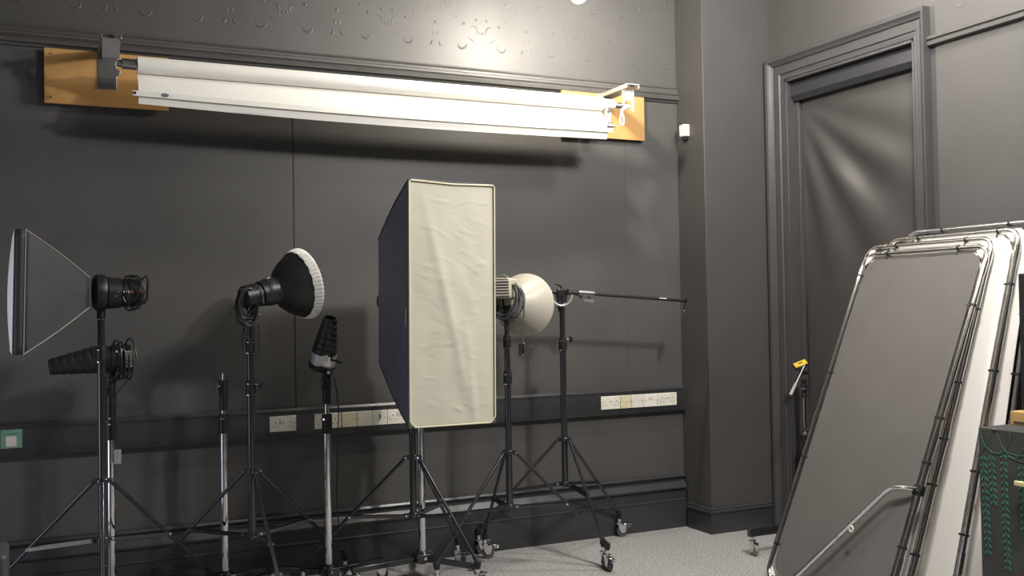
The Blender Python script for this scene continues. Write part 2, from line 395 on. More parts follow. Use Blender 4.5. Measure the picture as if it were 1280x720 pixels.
bboard(a.x, b.x, b.z, atY(806, 122, BY).z, 'varnished wooden board holding the right end bracket of the paper roll')
RYc, RZc = 5.40, 2.783      # roll axis
def bracket(xc, side, label):
    """U channel arm towards the room with a hooked cheek that carries the roll"""
    t = thing('roll_bracket', label, 'bracket', (xc, BY, 2.70), 'metal roll brackets')
    w = .095
    m1 = 'steel' if side < 0 else 'alu'
    MB().bb((xc-w/2, BY-.005, 2.70), (xc+w/2, BY, 2.915)).obj('wall_plate', m1, t, bevel=.002)
    sw = MB()
    for z in (2.72, 2.76):
        for s in (-1, 1): sw.cyl((xc+s*.028, BY-.004, z), (xc+s*.028, BY-.010, z), .007, 6)
    sw.obj('bolt', 'steel', t)
    ye = 5.30
    MB().bb((xc-w/2, ye, 2.900), (xc+w/2, BY, 2.905)).bb((xc-w/2, ye, 2.878), (xc-w/2+.004, BY, 2.9005)).bb((xc+w/2-.004, ye, 2.878), (xc+w/2, BY, 2.9005)).obj('arm', m1, t, bevel=.001)
    MB().bb((xc-.014, ye+.004, 2.887), (xc+.014, ye+.02, 2.899)).obj('end_slot', 'blackp', t)
    if side < 0:
        MB().prism([(5.312, 2.885), (5.316, 2.885), (5.368, 2.802), (5.368, 2.798), (5.364, 2.798)], xc-w/2+.006, xc+w/2-.006, 'x').obj('sloping_plate', m1, t)
        poly = [(-.040, 2.802), (-.040, 2.725), (-.034, 2.708), (-.020, 2.700), (.025, 2.703), (.042, 2.716), (.046, 2.735), (.036, 2.738), (.028, 2.746), (.024, 2.765), (.028, 2.785), (.040, 2.802)]
        MB().prism([(xc+a, b) for a, b in poly], 5.362, 5.367, 'y').obj('carrier_plate', m1, t, bevel=.001)
    else:
        arc_ = [(.032*math.cos(math.radians(q)), 2.783+.032*math.sin(math.radians(q))) for q in range(160, -61, -20)]
        poly = [(-.044, 2.878), (-.043, 2.84), (-.036, 2.81)]+arc_+[(.024, 2.742), (.034, 2.738), (.044, 2.748), (.046, 2.80), (.046, 2.878)]
        MB().prism([(xc+a, b) for a, b in poly], 5.362, 5.367, 'y').obj('carrier_plate', m1, t, bevel=.001)
    return t
XL, XR = .455, 3.205        # paper width
bracket(.327, -1, 'grey steel bracket bolted to the left wooden board')
brr = bracket(3.375, 1, 'pale metal bracket bolted to the right wooden board')
pr = thing('paper_backdrop_roll', 'long roll of white backdrop paper hung high across the back wall', 'backdrop', ((XL+XR)/2, RYc, 2.56))
MB().cyl((.300, RYc, RZc), (3.40, RYc, RZc), .018, 24).obj('core_tube', 'steel', pr)
MB().cyl((XL-.075, RYc, RZc), (XL-.002, RYc, RZc), .027, 24).obj('end_plug', 'steel', pr, bevel=.003)
MB().cyl((XR+.002, RYc, RZc), (XR+.085, RYc, RZc), .034, 24).obj('end_plug', 'white', pr, bevel=.003)
# paper: roll surface, leaving the roll at the back, hanging in a soft bulge
R0 = .043
mb = MB().lathe((XL, RYc, RZc), (1, 0, 0), [(0, .03), (0, R0), (XR-XL, R0), (XR-XL, .03)], 48)
mb.obj('paper_roll', 'paper', pr, smooth=30)
def sheet(u, v):
    x = XL+u*(XR-XL); s = v
    sag = .018*math.sin(PI*u)
    z = RZc-.034-s*(.178+.020*u)-sag*s; y = RYc+.020-.085*math.sin(PI*min(1, s*1.05)*.62)+.006*math.sin(u*7)*s
    return (x, y, z)
MB().grid(sheet, 60, 16, .0015).obj('hanging_sheet', 'paper', pr, smooth=60)
def batp(u): p = V(sheet(u, .72)); return V((p.x+(-.028 if u == 0 else .03 if u == 1 else 0), p.y-.012, p.z))
bt = MB()
bpts = [batp(i/20) for i in range(21)]; vs = []; fs = []
for p in bpts:
    for dy, dz in ((-.004, -.013), (.004, -.013), (.004, .013), (-.004, .013)): vs.append(p+V((0, dy, dz)))
for i in range(20):
    for k in range(4): fs.append((i*4+k, i*4+(k+1) % 4, i*4+4+(k+1) % 4, i*4+4+k))
fs += [(3, 2, 1, 0), (80, 81, 82, 83)]
bt.add(vs, fs).obj('batten_bar', 'white', pr, smooth=30)
pp = batp(.02); MB().lathe(pp+V((.07, -.0035, 0)), (0, -1, 0), [(0, .010), (.0015, .010)], 20, xf=1.9).obj('batten_label', 'boxside', pr)
MB().cyl(batp(0)+V((.008, -.003, 0)), batp(0)+V((.008, -.0055, 0)), .008, 14).obj('end_hole', 'blackp', pr)
# chain drive end fitting hanging from the right bracket
ch = thing('chain_drive', 'white chain wheel and hook at the right end of the paper roll', 'hook', (3.42, RYc, 2.6))
hk = atY(777.5, 150, 5.345); ht = V((3.375, 5.38, 2.783))
MB().lathe((3.352, RYc, RZc), (1, 0, 0), [(0, .010), (0, .024), (.006, .026), (.010, .020), (.014, .020), (.018, .026), (.024, .024), (.024, .010)], 28).obj('chain_wheel', 'alu', ch)
MB().tube([ht, ht+V((0, -.03, -.012)), V((hk.x, 5.345, 2.745)), hk+V((0, 0, .036))], [.010, .011, .011, .008], 12).obj('stem', 'white', ch)
MB().tube([hk+V((.0135*math.cos(a), 0, .034*math.sin(a))) for a in [2*PI*i/20 for i in range(20)]], .006, 8, closed=True).obj('ring', 'white', ch)
mt = thing('roll_end_housing', 'pale plastic end housing at the right end of the paper roll', 'fitting', (3.27, RYc, 2.66))
MB().bb((XR+.012, RYc-.035, 2.640), (XR+.018, RYc+.03, 2.752)).bb((XR+.012, RYc-.035, 2.640), (XR+.085, RYc+.01, 2.650)).bb((XR+.012, RYc+.025, 2.640), (XR+.085, RYc+.03, 2.752)).obj('housing', 'alu', mt, bevel=.002)
MB().cyl((XR+.05, RYc-.01, 2.650), (XR+.05, RYc-.01, 2.672), .010, 12).obj('knob', 'steel', mt)

# ------------------------------------------------------------------ stand components
def caster(parent, x, y, ztop, yaw, lever=True, wr=.037, rubber='tread', shine='chrome'):
    """swivel caster whose stem is at (x,y); wheel trails along yaw"""
    d = V((math.cos(yaw), math.sin(yaw), 0)); s = V((-math.sin(yaw), math.cos(yaw), 0)); w = V((x, y, 0))+d*.018
    ax = (d, s, V((0, 0, 1)))
    m = MB().cyl((x, y, wr*2+.012), (x, y, ztop), .011, 14)
    m.lathe((x, y, wr*2+.004), (0, 0, 1), [(0, .018), (.004, .022), (.012, .022), (.016, .016)], 18)
    for q in (-1, 1):
        c = w+s*(q*.0165)
        pl = [c+d*(-.030)+V((0, 0, wr*2+.006)), c+d*(.022)+V((0, 0, wr*2+.006)), c+d*.018+V((0, 0, wr*1.1)), c+d*.010+V((0, 0, wr*.72)), c+d*(-.010)+V((0, 0, wr*.72)), c+d*(-.024)+V((0, 0, wr*1.3))]
        m.add([p+s*(q*.0015) for p in pl]+[p-s*(q*.0015) for p in pl], [tuple(range(6)), tuple(range(11, 5, -1))]+[(i, (i+1) % 6, 6+(i+1) % 6, 6+i) for i in range(6)])
    m.box(w+d*-.004+V((0, 0, wr*2+.005)), (.052, .036, .003), ax)
    f = m.obj('caster', shine, parent)
    MB().lathe(w+s*-.0115+V((0, 0, wr)), s, [(0, .010), (.002, wr*.72), (0, wr*.78), (.002, wr*.96), (.006, wr), (.017, wr), (.021, wr*.96), (.023, wr*.78), (.021, wr*.72), (.023, .010)], 28).obj('wheel', rubber, f, smooth=30)
    MB().cyl(w+s*-.020+V((0, 0, wr)), w+s*.020+V((0, 0, wr)), .006, 10).obj('axle', shine, f)
    if lever:
        lv = MB()
        b = w+V((0, 0, wr*2+.004))
        lv.box(b+d*.030+V((0, 0, .003)), (.036, .030, .004), ax).box(b+d*.056+V((0, 0, -.001)), (.026, .022, .004), ax)
        lv.box(b+d*.040+V((0, 0, -.014)), (.044, .020, .004), ax)
        lv.obj('brake_lever', shine, f, bevel=.001)
    return f
def lpt(a, b, t): return a+(b-a)*t
def tripod(label, cx, cy, feet, hz, lz, zsec, ztop, yaws, group='black tripod light stands', fz=.145, knobs=(), head=True, rubber='tread', extra=None):
    """feet: three (x,y); zsec: heights where the tube narrows, with a collar"""
    t = thing('light_stand', label, 'light stand', (cx, cy, 0), group)
    c = V((cx, cy, 0))
    # telescopic pole
    rs = [.019, .0165, .014, .0115]; z0 = lz-.02; k = 0
    for z1 in list(zsec)+[ztop]:
        MB().cyl(c+V((0, 0, z0)), c+V((0, 0, z1)), rs[k], 22).obj('pole', 'black', t); 
        if z1 != ztop:
            r = rs[k]
            MB().lathe(c+V((0, 0, z1-.045)), (0, 0, 1), [(0, r), (.002, r+.006), (.052, r+.006), (.056, r+.002), (.060, r+.005), (.072, r+.004), (.075, r-.002)], 24).obj('collar', 'blackp', t)
            MB().lathe(c+V((0, 0, z1-.049)), (0, 0, 1), [(0, r), (0, r+.0065), (.004, r+.0065), (.004, r)], 24).lathe(c+V((0, 0, z1+.008)), (0, 0, 1), [(0, r), (0, r+.0055), (.003, r+.0055), (.003, r)], 24).obj('collar_ring', 'chrome', t)
        z0 = z1; k = min(k+1, 3)
    for (kz, ka) in knobs:
        d = V((math.cos(ka), math.sin(ka), 0)); p = c+V((0, 0, kz))
        kb = MB().cyl(p+d*.012, p+d*.042, .006, 10).obj('knob', 'chrome', t)
        MB().lathe(p+d*.040, d, [(0, .008), (.004, .020), (.012, .022), (.018, .016), (.020, .006)], 10).obj('grip', 'blackp', kb)
    # hubs
    for z, nm, rr in ((hz, 'upper_hub', .034), (lz, 'lower_hub', .034)):
        h = MB().lathe(c+V((0, 0, z-.012)), (0, 0, 1), [(0, .020), (0, .027), (.004, .030), (.020, .030), (.024, .027), (.024, .020)], 24)
        bo = MB()
        for f in feet:
            d = (V((f[0], f[1], 0))-c).normalized(); s = V((-d.y, d.x, 0))
            for q in (-1, 1): h.box(c+d*.036+s*(q*.012)+V((0, 0, z-.003)), (.030, .004, .020), (d, s, V((0, 0, 1))))
            bo.cyl(c+d*.044+s*.017+V((0, 0, z-.003)), c+d*.044-s*.017+V((0, 0, z-.003)), .0055, 8)
        o = h.obj(nm, 'black', t, bevel=.001); bo.obj('bolt', 'chrome', o)
    for f, yw in zip(feet, yaws):
        d = (V((f[0], f[1], 0))-c); L = d.length; d.normalize(); s = V((-d.y, d.x, 0))
        a = c+d*.044+V((0, 0, hz-.006)); b = V((f[0], f[1], fz)); ld = (b-a).normalized(); b2 = b
        lg = MB().tube([a, b2], .0095, 14).obj('leg', 'black', t)
        MB().tube([b2-ld*.04, b2+ld*.004], .012, 14).obj('leg_sleeve', 'blackp', lg)
        # brace: from lower hub to about 60% along the leg
        la = c+d*.044+V((0, 0, lz-.006)); lb = lpt(a, b, .56)
        bar = MB(); bd = (lb-la).normalized(); up = s.cross(bd).normalized()
        for q in (-1, 1): bar.box((la+lb)/2+s*(q*.0135), ((lb-la).length, .0025, .016), (bd, s, up))
        br = bar.obj('brace', 'black', t)
        MB().cyl(lb+s*.017, lb-s*.017, .0055, 8).obj('bolt', 'chrome', br)
        # caster plug
        MB().cyl(b2+V((0, 0, .008)), b2+V((0, 0, -.034)), .015, 16).box(b2+V((0, 0, -.008)), (.034, .022, .028), (d, s, V((0, 0, 1)))).obj('foot_plug', 'blackp', t, bevel=.002)
        caster(t, f[0], f[1], fz-.03, yw, rubber=rubber)
    if head:
        MB().cyl(c+V((0, 0, ztop)), c+V((0, 0, ztop+.035)), .008, 12).lathe(c+V((0, 0, ztop+.035)), (0, 0, 1), [(0, .008), (.003, .0085), (.006, .006)], 12).obj('spigot', 'chrome', t)
    return t
def feet_px(l, z=.145): return [tuple(atZ(x, y, z))[:2] for x, y in l]

# S9 boom stand (right)
c9 = atY(705.5, 549, 5.32)
f9 = feet_px([(754, 676), (774, 642), (598, 662)], .15)
top9 = atY(701.5, 388, 5.32).z
s9 = tripod('black tripod stand at right whose top carries the long boom arm', c9.x, 5.32, f9, c9.z, atY(706.7, 604, 5.32).z, [atY(703, 428, 5.32).z], top9,
            [math.radians(250), math.radians(-10), math.radians(10)], fz=.15, knobs=[(atY(703, 424, 5.32).z, math.radians(-20))])
# S8 beauty dish stand
c8 = atY(636, 565, 5.20)
s8 = tripod('black tripod stand carrying the lamp with the beige dish', c8.x, 5.20, feet_px([(546, 704), (759, 680), (606, 667)], .15), c8.z, atY(639, 632, 5.20).z,
            [atY(634, 470, 5.20).z, atY(633, 425, 5.20).z], atY(632, 398, 5.20).z, [math.radians(200), math.radians(265), math.radians(-15)], fz=.15)
# S6 strip softbox stand
c6 = atY(516, 571, 5.25)
s6 = tripod('black tripod stand carrying the tall cream fronted softbox', c6.x, 5.25, feet_px([(379, 706), (597, 703), (572, 674)], .15), c6.z, atY(517, 643, 5.25).z,
            [1.22], 1.46, [math.radians(190), math.radians(-80), math.radians(-60)], fz=.15)
# S3 reflector stand
c3 = atY(314.5, 589, 5.2)
f3 = feet_px([(186, 717), (431, 693)], .15); f3.append((c3.x+.04, 4.64))
s3 = tripod('black tripod stand carrying the lamp with the wide black reflector', c3.x, 5.2, f3, c3.z, atY(315, 668, 5.2).z,
            [atY(314, 482, 5.2).z, atY(314, 430, 5.2).z], atY(313, 402, 5.2).z, [math.radians(170), math.radians(-5), math.radians(240)], fz=.15, knobs=[(atY(314, 480, 5.2).z, math.radians(-30))])
# S1 rectangular softbox stand
c1 = atY(128, 601, 5.12)
f1 = [(-.28, 5.40), tuple(atZ(262, 714, .15))[:2], (c1.x-.03, 4.56)]
s1 = tripod('black tripod stand at far left carrying the lamp with the square softbox', c1.x, 5.12, f1, c1.z, atY(130, 674, 5.12).z,
            [atY(125, 440, 5.12).z], atY(125, 400, 5.12).z, [math.radians(170), math.radians(-10), math.radians(250)], fz=.15)

for c_ in s1.children:
    if c_.name.startswith('brace'):
        c_.data.materials[0] = M['plug']; c_['label'] = 'pale grey brace'; break

def chrome_stand(label, x, y, ztop, secs, feet, group='chrome column stands', base_z=.128, spigot=True):
    t = thing('studio_stand', label, 'light stand', (x, y, 0), group); c = V((x, y, 0))
    zc = secs[0]
    MB().cyl(c+V((0, 0, base_z)), c+V((0, 0, zc)), .0205, 26).obj('pole', 'chrome', t)
    def collar(z0, z1, r): return MB().lathe(c+V((0, 0, z0)), (0, 0, 1), [(0, r-.008), (.001, r), (z1-z0-.001, r), (z1-z0, r-.010)], 24)
    collar(zc-.02, zc+.085, .027).obj('collar', 'blackp', t)
    o = MB().cyl(c+V((0, -.02, zc+.06)), c+V((-.03, -.045, zc+.06)), .005, 8).obj('clamp_knob', 'chrome', t)
    z2 = secs[1] if len(secs) > 1 else ztop-.13
    MB().cyl(c+V((0, 0, zc+.08)), c+V((0, 0, z2)), .0125, 20).obj('inner_tube', 'chrome', t)
    collar(z2-.03, z2+.04, .022).obj('collar', 'blackp', t)
    collar(z2+.04, ztop, .0245).obj('top_socket', 'blackp', t)
    d = V((-.8, -.6, 0))
    k = MB().tube([c+d*.022+V((0, 0, ztop-.03)), c+d*.046+V((0, 0, ztop-.03))], .006, 10).tube([c+d*.044+V((0, 0, ztop-.018)), c+d*.048+V((0, 0, ztop-.075))], .0065, 10).obj('tee_lever', 'chrome', t)
    if spigot: MB().cyl(c+V((0, 0, ztop-.01)), c+V((0, 0, ztop+.035)), .008, 14).obj('spigot', 'chrome', t)
    h = MB().box(c+V((0, 0, base_z-.018)), (.095, .095, .046)); h.lathe(c+V((0, 0, base_z)), (0, 0, 1), [(0, .040), (.012, .036), (.016, .026), (.022, .024)], 24)
    hb = h.obj('base_hub', 'black', t, bevel=.006)
    MB().cyl(c+V((0, -.0475, base_z-.016)), c+V((0, -.053, base_z-.016)), .009, 10).obj('bolt', 'chrome', hb)
    for i, f in enumerate(feet):
        d = V((f[0], f[1], 0))-c; L = d.length; d.normalize(); s = V((-d.y, d.x, 0))
        MB().box(c+d*((L+.03)/2+.02)+V((0, 0, base_z-.024)), (L-.01, .026, .030), (d, s, V((0, 0, 1)))).obj('leg', 'black', t, bevel=.003)
        caster(t, f[0], f[1], base_z-.04, math.atan2(d.y, d.x)+(.5 if i % 2 else -.7), lever=True, wr=.032)
    return t
def ring3(x, y, R, a0, ymax=5.60):
    return [(x+R*math.cos(math.radians(a0+k*120)), min(ymax, y+R*math.sin(math.radians(a0+k*120)))) for k in range(3)]
b7 = atZ(528, 692, .13); 
chrome_stand('chrome column stand standing behind the tall softbox', b7.x, b7.y, 1.36, [.95, 1.2], [tuple(atZ(446, 712, .105))[:2], tuple(atZ(589, 707, .105))[:2], (b7.x+.10, 5.60)])
b5 = atZ(411, 709, .13)
z5 = atY(407, 470, b5.y).z
chrome_stand('chrome column stand carrying the lamp with the upright snoot', b5.x, b5.y, z5, [atY(409, 537, b5.y).z, atY(408, 498, b5.y).z], ring3(b5.x, b5.y, .33, 18), spigot=False)
b4 = atZ(282, 717, .13)
if b4.y > 5.43: b4 = V((atY(281.5, 700, 5.43).x, 5.43, 0))
chrome_stand('chrome column stand with an empty top between the two left tripods', b4.x, b4.y, atY(278, 475, b4.y).z, [atY(280, 537, b4.y).z, atY(279, 506, b4.y).z], ring3(b4.x, b4.y, .32, 25))
y2 = 5.38
x2 = atY(139, 600, y2).x
chrome_stand('chrome column stand carrying the lamp with the snoot pointing left', x2, y2, atY(137, 476, y2).z, [atY(139, 545, y2).z, atY(138.5, 515, y2).z], ring3(x2, y2, .33, 40), spigot=False)

# ------------------------------------------------------------------ heads and modifiers
CR = V((math.cos(YAW), -math.sin(YAW), 0)); CF = V((math.sin(YAW), math.cos(YAW), 0)); UP = V((0, 0, 1))
def coil(label, c, ax, rx, ry, n, r, spread, m='cable', tail=None, jit=.012, seed=1, group=None):
    rnd = random.Random(seed); x, y, z = frame(ax); pts = []
    N = 22*n
    ph = [rnd.uniform(0, 6) for _ in range(4)]
    for i in range(N):
        t = i/22; a = 2*PI*t
        k = 1+.10*math.sin(t*1.7+ph[0])+.06*math.sin(t*3.1+ph[1])
        pts.append(V(c)+x*(rx*k*math.cos(a)+jit*math.sin(t*2.3+ph[2]))+y*(ry*k*math.sin(a)+jit*math.sin(t*1.9+ph[3]))+z*(spread*((i/N)-.5)+jit*.6*math.sin(t*5+ph[1])))
    if tail: pts += [V(p) for p in tail]
    o = MB().tube(pts, r, 8).obj('coiled_cable', m, None, origin=V(c))
    return tag(o, label, 'cable', group)
def head_mount(t, top, axp, d):
    """tilting bracket between a stand's spigot and the head body"""
    x, y, z = frame((0, 0, 1)); s = d.cross(UP).normalized()
    MB().cyl(top, top+V((0, 0, .05)), .019, 16).obj('stand_socket', 'blackp', t, bevel=.002)
    p = top+V((0, 0, .055))
    mb = MB()
    for q in (-1, 1): mb.tube([p, p+s*(q*.022)+V((0, 0, .012)), axp+s*(q*.022)], .007, 8)
    mb.cyl(p-s*.024+V((0, 0, .006)), p+s*.024+V((0, 0, .006)), .012, 14)
    mb.obj('yoke', 'blackp', t)
    MB().cyl(top+s*.019+V((0, 0, .02)), top+s*.045+V((0, 0, .02)), .006, 8).sphere(top+s*.047+V((0, 0, .02)), .011, 10, 6).obj('clamp_knob', 'chrome', t)

# --- far-left lamp and its square softbox
d1 = V((-.9992, -.040, 0)).normalized()
Y1 = 5.12
hb = atY(178, 366, Y1); hf = atY(133, 366, Y1)
t = thing('studio_lamp', 'black studio flash lamp wrapped in cable behind the square softbox', 'studio lamp', (c1.x, Y1, s1.location.z+atY(125, 400, Y1).z), 'studio lamps')
ax = d1; Lh = (hf-hb).length
MB().lathe(hb, ax, [(0, .030), (.002, .058), (.010, .066), (Lh*.55, .068), (Lh*.56, .064), (Lh*.60, .064), (Lh*.61, .072), (Lh*.97, .076), (Lh, .070)], 36).obj('body', 'blackp', t)
MB().lathe(hb-ax*.004, ax, [(0, .02), (0, .052), (.006, .055), (.006, .02)], 30).obj('control_panel', 'dark', t)
yy = -1
side = ax.cross(UP).normalized()
if side.y > 0: side = -side
pr_ = MB()
for i, w in enumerate((.005, .014, .004, .007)):
    pr_.box(hb-(-ax)*0+ax*(.055-.0*i)+side*.0685+UP*.004+(-ax)*(-.012*i+.0), (w*.6, .002, .010), (ax, side, UP))
pr_.obj('printed_mark', 'wprint', t)
MB().box(hb+ax*.032+side*.0672+UP*.004, (.016, .002, .011), (ax, side, UP)).obj('printed_badge', 'red', t)
MB().box(hb+ax*.115+side*.0715+UP*.004, (.012, .004, .006), (ax, side, UP)).box(hb+ax*.128+side*.0735-UP*.016, (.012, .004, .009), (ax, side, UP)).obj('latch_button', 'steel', t)
MB().tube([hb+ax*.005+UP*.060, hb-ax*.020+UP*.085, hb-ax*.028+UP*.05, hb-ax*.02-UP*.03, hb-ax*.006-UP*.055], .006, 8).obj('handle', 'blackp', t)
head_mount(t, V((c1.x, Y1, atY(125, 400, Y1).z+.005)), V((c1.x, Y1, hb.z-.066)), ax)
def coilhang(label, pts, r=.0035, m='cable', group=None):
    o = MB().tube(smooth(pts), r, 8).obj('cable', m, None, origin=V(pts[0])); return tag(o, label, 'cable', group)
def smooth(pts, k=8):
    pts = [V(p) for p in pts]; out = []
    P = [pts[0]]+pts+[pts[-1]]
    for i in range(1, len(P)-2):
        for j in range(k):
            t = j/k; a, b, c, d = P[i-1], P[i], P[i+1], P[i+2]
            out.append(.5*((2*b)+(c-a)*t+(2*a-5*b+4*c-d)*t*t+(3*b-a-3*c+d)*t*t*t))
    out.append(pts[-1]); return out
def wrap(label, o0, ax, r0, L, turns, r=.0032, seed=3):
    rnd = random.Random(seed); x, y, z = frame(ax); ctrl = []
    for i in range(turns*6+1):
        a = 2*PI*i/6; q = .5+.5*math.sin(i*1.9+rnd.random())
        ctrl.append(V(o0)+z*(L*q)+x*((r0+rnd.uniform(0, .012))*math.cos(a))+y*((r0+rnd.uniform(0, .012))*math.sin(a)))
    lo = ctrl[-1]; ctrl += [lo-UP*.03+CR*.01, lo-UP*.05-CR*.006, lo-UP*.02-CR*.02]
    o = MB().tube(smooth(ctrl, 6), r, 8).obj('wrapped_cable', 'cable', None, origin=V(o0)); return tag(o, label, 'cable')
wrap('thin black cable wound around the far left flash lamp', hb+ax*.0, ax, .077, Lh*.5, 4)

sb = thing('square_softbox', 'square dark grey softbox seen edge-on at the far left', 'softbox', (hf.x-.3, Y1, 1.2), 'softboxes')
fc = atY(17.5, 368, Y1); apex = atY(119, 366, Y1)
ux = ax.cross(UP).normalized(); 
if ux.y < 0: ux = -ux
H2 = .272; W2 = .272; Ld = (fc-apex).length
tl = math.radians(1.3)
UPt = (UP*math.cos(tl)+ax*math.sin(tl)*-1).normalized()
def sq(s0, h, w):  # ring of 4 corners + edge midpoints
    cc = apex+ax*s0; return [cc+ux*(sx*w)+UPt*(sz*h) for sx, sz in ((-1, -1), (1, -1), (1, 1), (-1, 1))]
def skin(rings, bulge=0.):
    m = MB(); K = 14; rows = []
    for rg in rings:
        row = []
        for e in range(4):
            a = rg[e]; b = rg[(e+1) % 4]
            for k in range(K): row.append(a+(b-a)*(k/K))
        rows.append(row)
    n = len(rows[0]); vs = [p for r_ in rows for p in r_]; fs = []
    for i in range(len(rows)-1):
        for k in range(n): fs.append((i*n+k, i*n+(k+1) % n, (i+1)*n+(k+1) % n, (i+1)*n+k))
    m.add(vs, fs); return m
rings = []
for i in range(13):
    s_ = i/12; e = s_; hh = .068+(H2-.068)*(e+.035*math.sin(PI*e)); rings.append(sq(.03+(Ld-.03-.035)*s_, hh, hh*W2/H2))
mb = skin(rings); o = mb.obj('shell', 'boxside2', sb, smooth=60)
sl = o.modifiers.new('solid', 'SOLIDIFY'); sl.thickness = .002
mb = skin([sq(Ld-.036, H2+.002, W2+.002), sq(Ld+.004, H2+.002, W2+.002)]); o = mb.obj('front_rim', 'nyl', sb); sl = o.modifiers.new('solid', 'SOLIDIFY'); sl.thickness = .004
rods = MB()
for k in range(4):
    rods.tube([rings[i][k]*1.0+(rings[i][k]-(apex+ax*(.03+(Ld-.065)*i/12))).normalized()*.002 for i in range(13)], .0022, 8)
rods.obj('rod', 'plug', sb)
q = sq(Ld-.037, H2+.003, W2+.003); MB().tube(q, .0022, 8, closed=True).obj('piping', 'plug', sb)
def diffb(u, v):
    cc = apex+ax*(Ld+.006); a = (u*2-1); b = (v*2-1)
    return cc+ux*(a*W2*.995)+UPt*(b*H2*.995)+ax*(.018*(1-a*a)*(1-b*b)+.002)
MB().grid(diffb, 24, 24, .001).obj('diffuser', 'diffw', sb, smooth=80)
MB().lathe(apex-ax*.048, ax, [(0, .05), (0, .082), (.012, .088), (.045, .086), (.06, .070), (.06, .05)], 40, closed=True).obj('speed_ring', 'blackp', sb)

# --- snoot pointing left on its chrome stand
def snoot(t, o, ax, L, r1, r0, nr=6):
    pr = []
    for i in range(nr):
        a = i/nr; b = (i+1)/nr
        ra = r1+(r0-r1)*a; rb = r1+(r0-r1)*b
        pr += [(L*a, ra), (L*(a+(b-a)*.25), ra*1.0+.001), (L*(a+(b-a)*.80), (ra*.28+rb*.72)+.001), (L*(a+(b-a)*.88), rb*1.0-.0008), (L*b-.001, rb-.0008)]
    pr += [(L, r0), (L+.001, r0-.003), (L*.3, r0-.006)]
    return MB().lathe(o, ax, pr, 40).obj('snoot', 'snoot', t, smooth=22)
Y2 = y2
st = atY(123, 449, Y2); en = atY(61, 459, Y2)
t = thing('studio_lamp', 'black lamp with a ribbed snoot pointing left on its chrome column stand', 'studio lamp', (x2, Y2, atY(137, 476, y2).z), 'studio lamps')
ax = (en-st).normalized(); snoot(t, st, ax, (en-st).length, .069, .037)
hb2 = atY(165, 448, Y2); Lh = (st-hb2).length; ax2 = (st-hb2).normalized()
MB().lathe(hb2, ax2, [(0, .03), (.001, .062), (.01, .070), (Lh*.62, .072), (Lh*.64, .066), (Lh*.8, .066), (Lh*.82, .074), (Lh, .072)], 36).obj('body', 'blackp', t)
vents = MB(); sd = ax2.cross(UP).normalized(); sd = -sd if sd.y > 0 else sd
for i in range(7): vents.box(hb2+ax2*(.022)+sd*.066+UP*(.036-.012*i), (.034, .012, .007), (ax2, sd, UP))
vents.obj('vent', 'plug', t, bevel=.001)
MB().box(hb2+ax2*.055+sd*.062+UP*.046, (.012, .010, .012), (ax2, sd, UP)).box(hb2+ax2*.075+sd*.066+UP*.038, (.012, .010, .010), (ax2, sd, UP)).obj('switch', 'wprint', t)
head_mount(t, V((x2, Y2, atY(137, 476, y2).z+.004)), V((x2, Y2, hb2.z-.070)), ax2)
coil('black cable looped round the back of the left pointing snoot lamp', hb2+ax2*.045-UP*.012, ax2-CF*.25, .083, .092, 5, .0042, .085, seed=4, jit=.006)
pg = thing('cable_plug', 'grey plug hanging on its lead beside the left chrome column', 'plug', atY(147, 575, Y2-.05), None)
pgc = atY(147, 571, Y2-.05)
MB().box(pgc, (.030, .026, .072), (CR, CF, UP)).obj('housing', 'plug', pg, bevel=.004)
MB().tube(smooth([pgc+UP*.03, pgc+UP*.12-CR*.012, pgc+UP*.26-CR*.006, atY(146, 492, Y2-.05), hb2-UP*.085]), .0035, 8).obj('lead', 'cable', pg)

# --- wide reflector on the middle-left stand
Y3 = 5.2
n3 = atY(331, 366, Y3); rim = atY(376, 354, Y3)
t = thing('studio_lamp', 'dark studio lamp behind the wide black reflector with a white band', 'studio lamp', (c3.x, Y3, atY(313, 402, 5.2).z), 'studio lamps')
ax = ((rim-n3).normalized()+CF*.36).normalized()
bb_ = n3-ax*.13
MB().lathe(bb_, ax, [(0, .02), (.001, .050), (.012, .060), (.085, .062), (.09, .056), (.10, .056), (.102, .065), (.13, .068)], 36).obj('body', 'blackp', t)
head_mount(t, V((c3.x, Y3, atY(313, 402, 5.2).z+.004)), V((c3.x, Y3, bb_.z-.04)), ax)
MB().sphere(atY(324, 392, Y3-.05), .008, 12, 8).cyl(atY(324, 393, Y3-.05), atY(322, 400, Y3-.05), .006, 10).obj('release_latch', 'chrome', t)
rf = thing('wide_reflector', 'wide black bowl reflector edged with a white elastic diffuser band', 'reflector', n3-UP*.1, None)
Lr = .185; R3 = .182
MB().lathe(n3-ax*.008, ax, [(0, .030), (0, .066), (.018, .072), (.045, .074), (.062, .070), (.070, .072), (.080, .080), (.105, .112), (.14, .142), (.19, .168), (.232, R3), (.232, R3-.003), (.19, .163), (.14, .137), (.10, .105), (.06, .06), (.03, .03)], 64, closed=True).obj('bowl', 'snoot', rf, smooth=40)
def band(u, v):
    return None
x_, y_, z_ = frame(ax); vs = []; fs = []; n = 400
prof3 = [(.196, .1755), (.199, .180), (.212, .183), (.226, .189), (.240, .190), (.248, .185), (.252, .165), (.256, .10), (.258, .0001)]
for j, (d, r) in enumerate(prof3):
    for k in range(n):
        a = 2*PI*k/n; w = (1+(.008*math.sin(k*2*PI/n*56) if 0 < j < 6 else 0)+(.002*math.sin(k*2*PI/n*56) if j == 0 else 0))
        vs.append(n3-ax*.008+z_*(d+(.0015*math.sin(k*.31) if j == 0 else 0))+x_*(r*w*math.cos(a))+y_*(r*w*math.sin(a)))
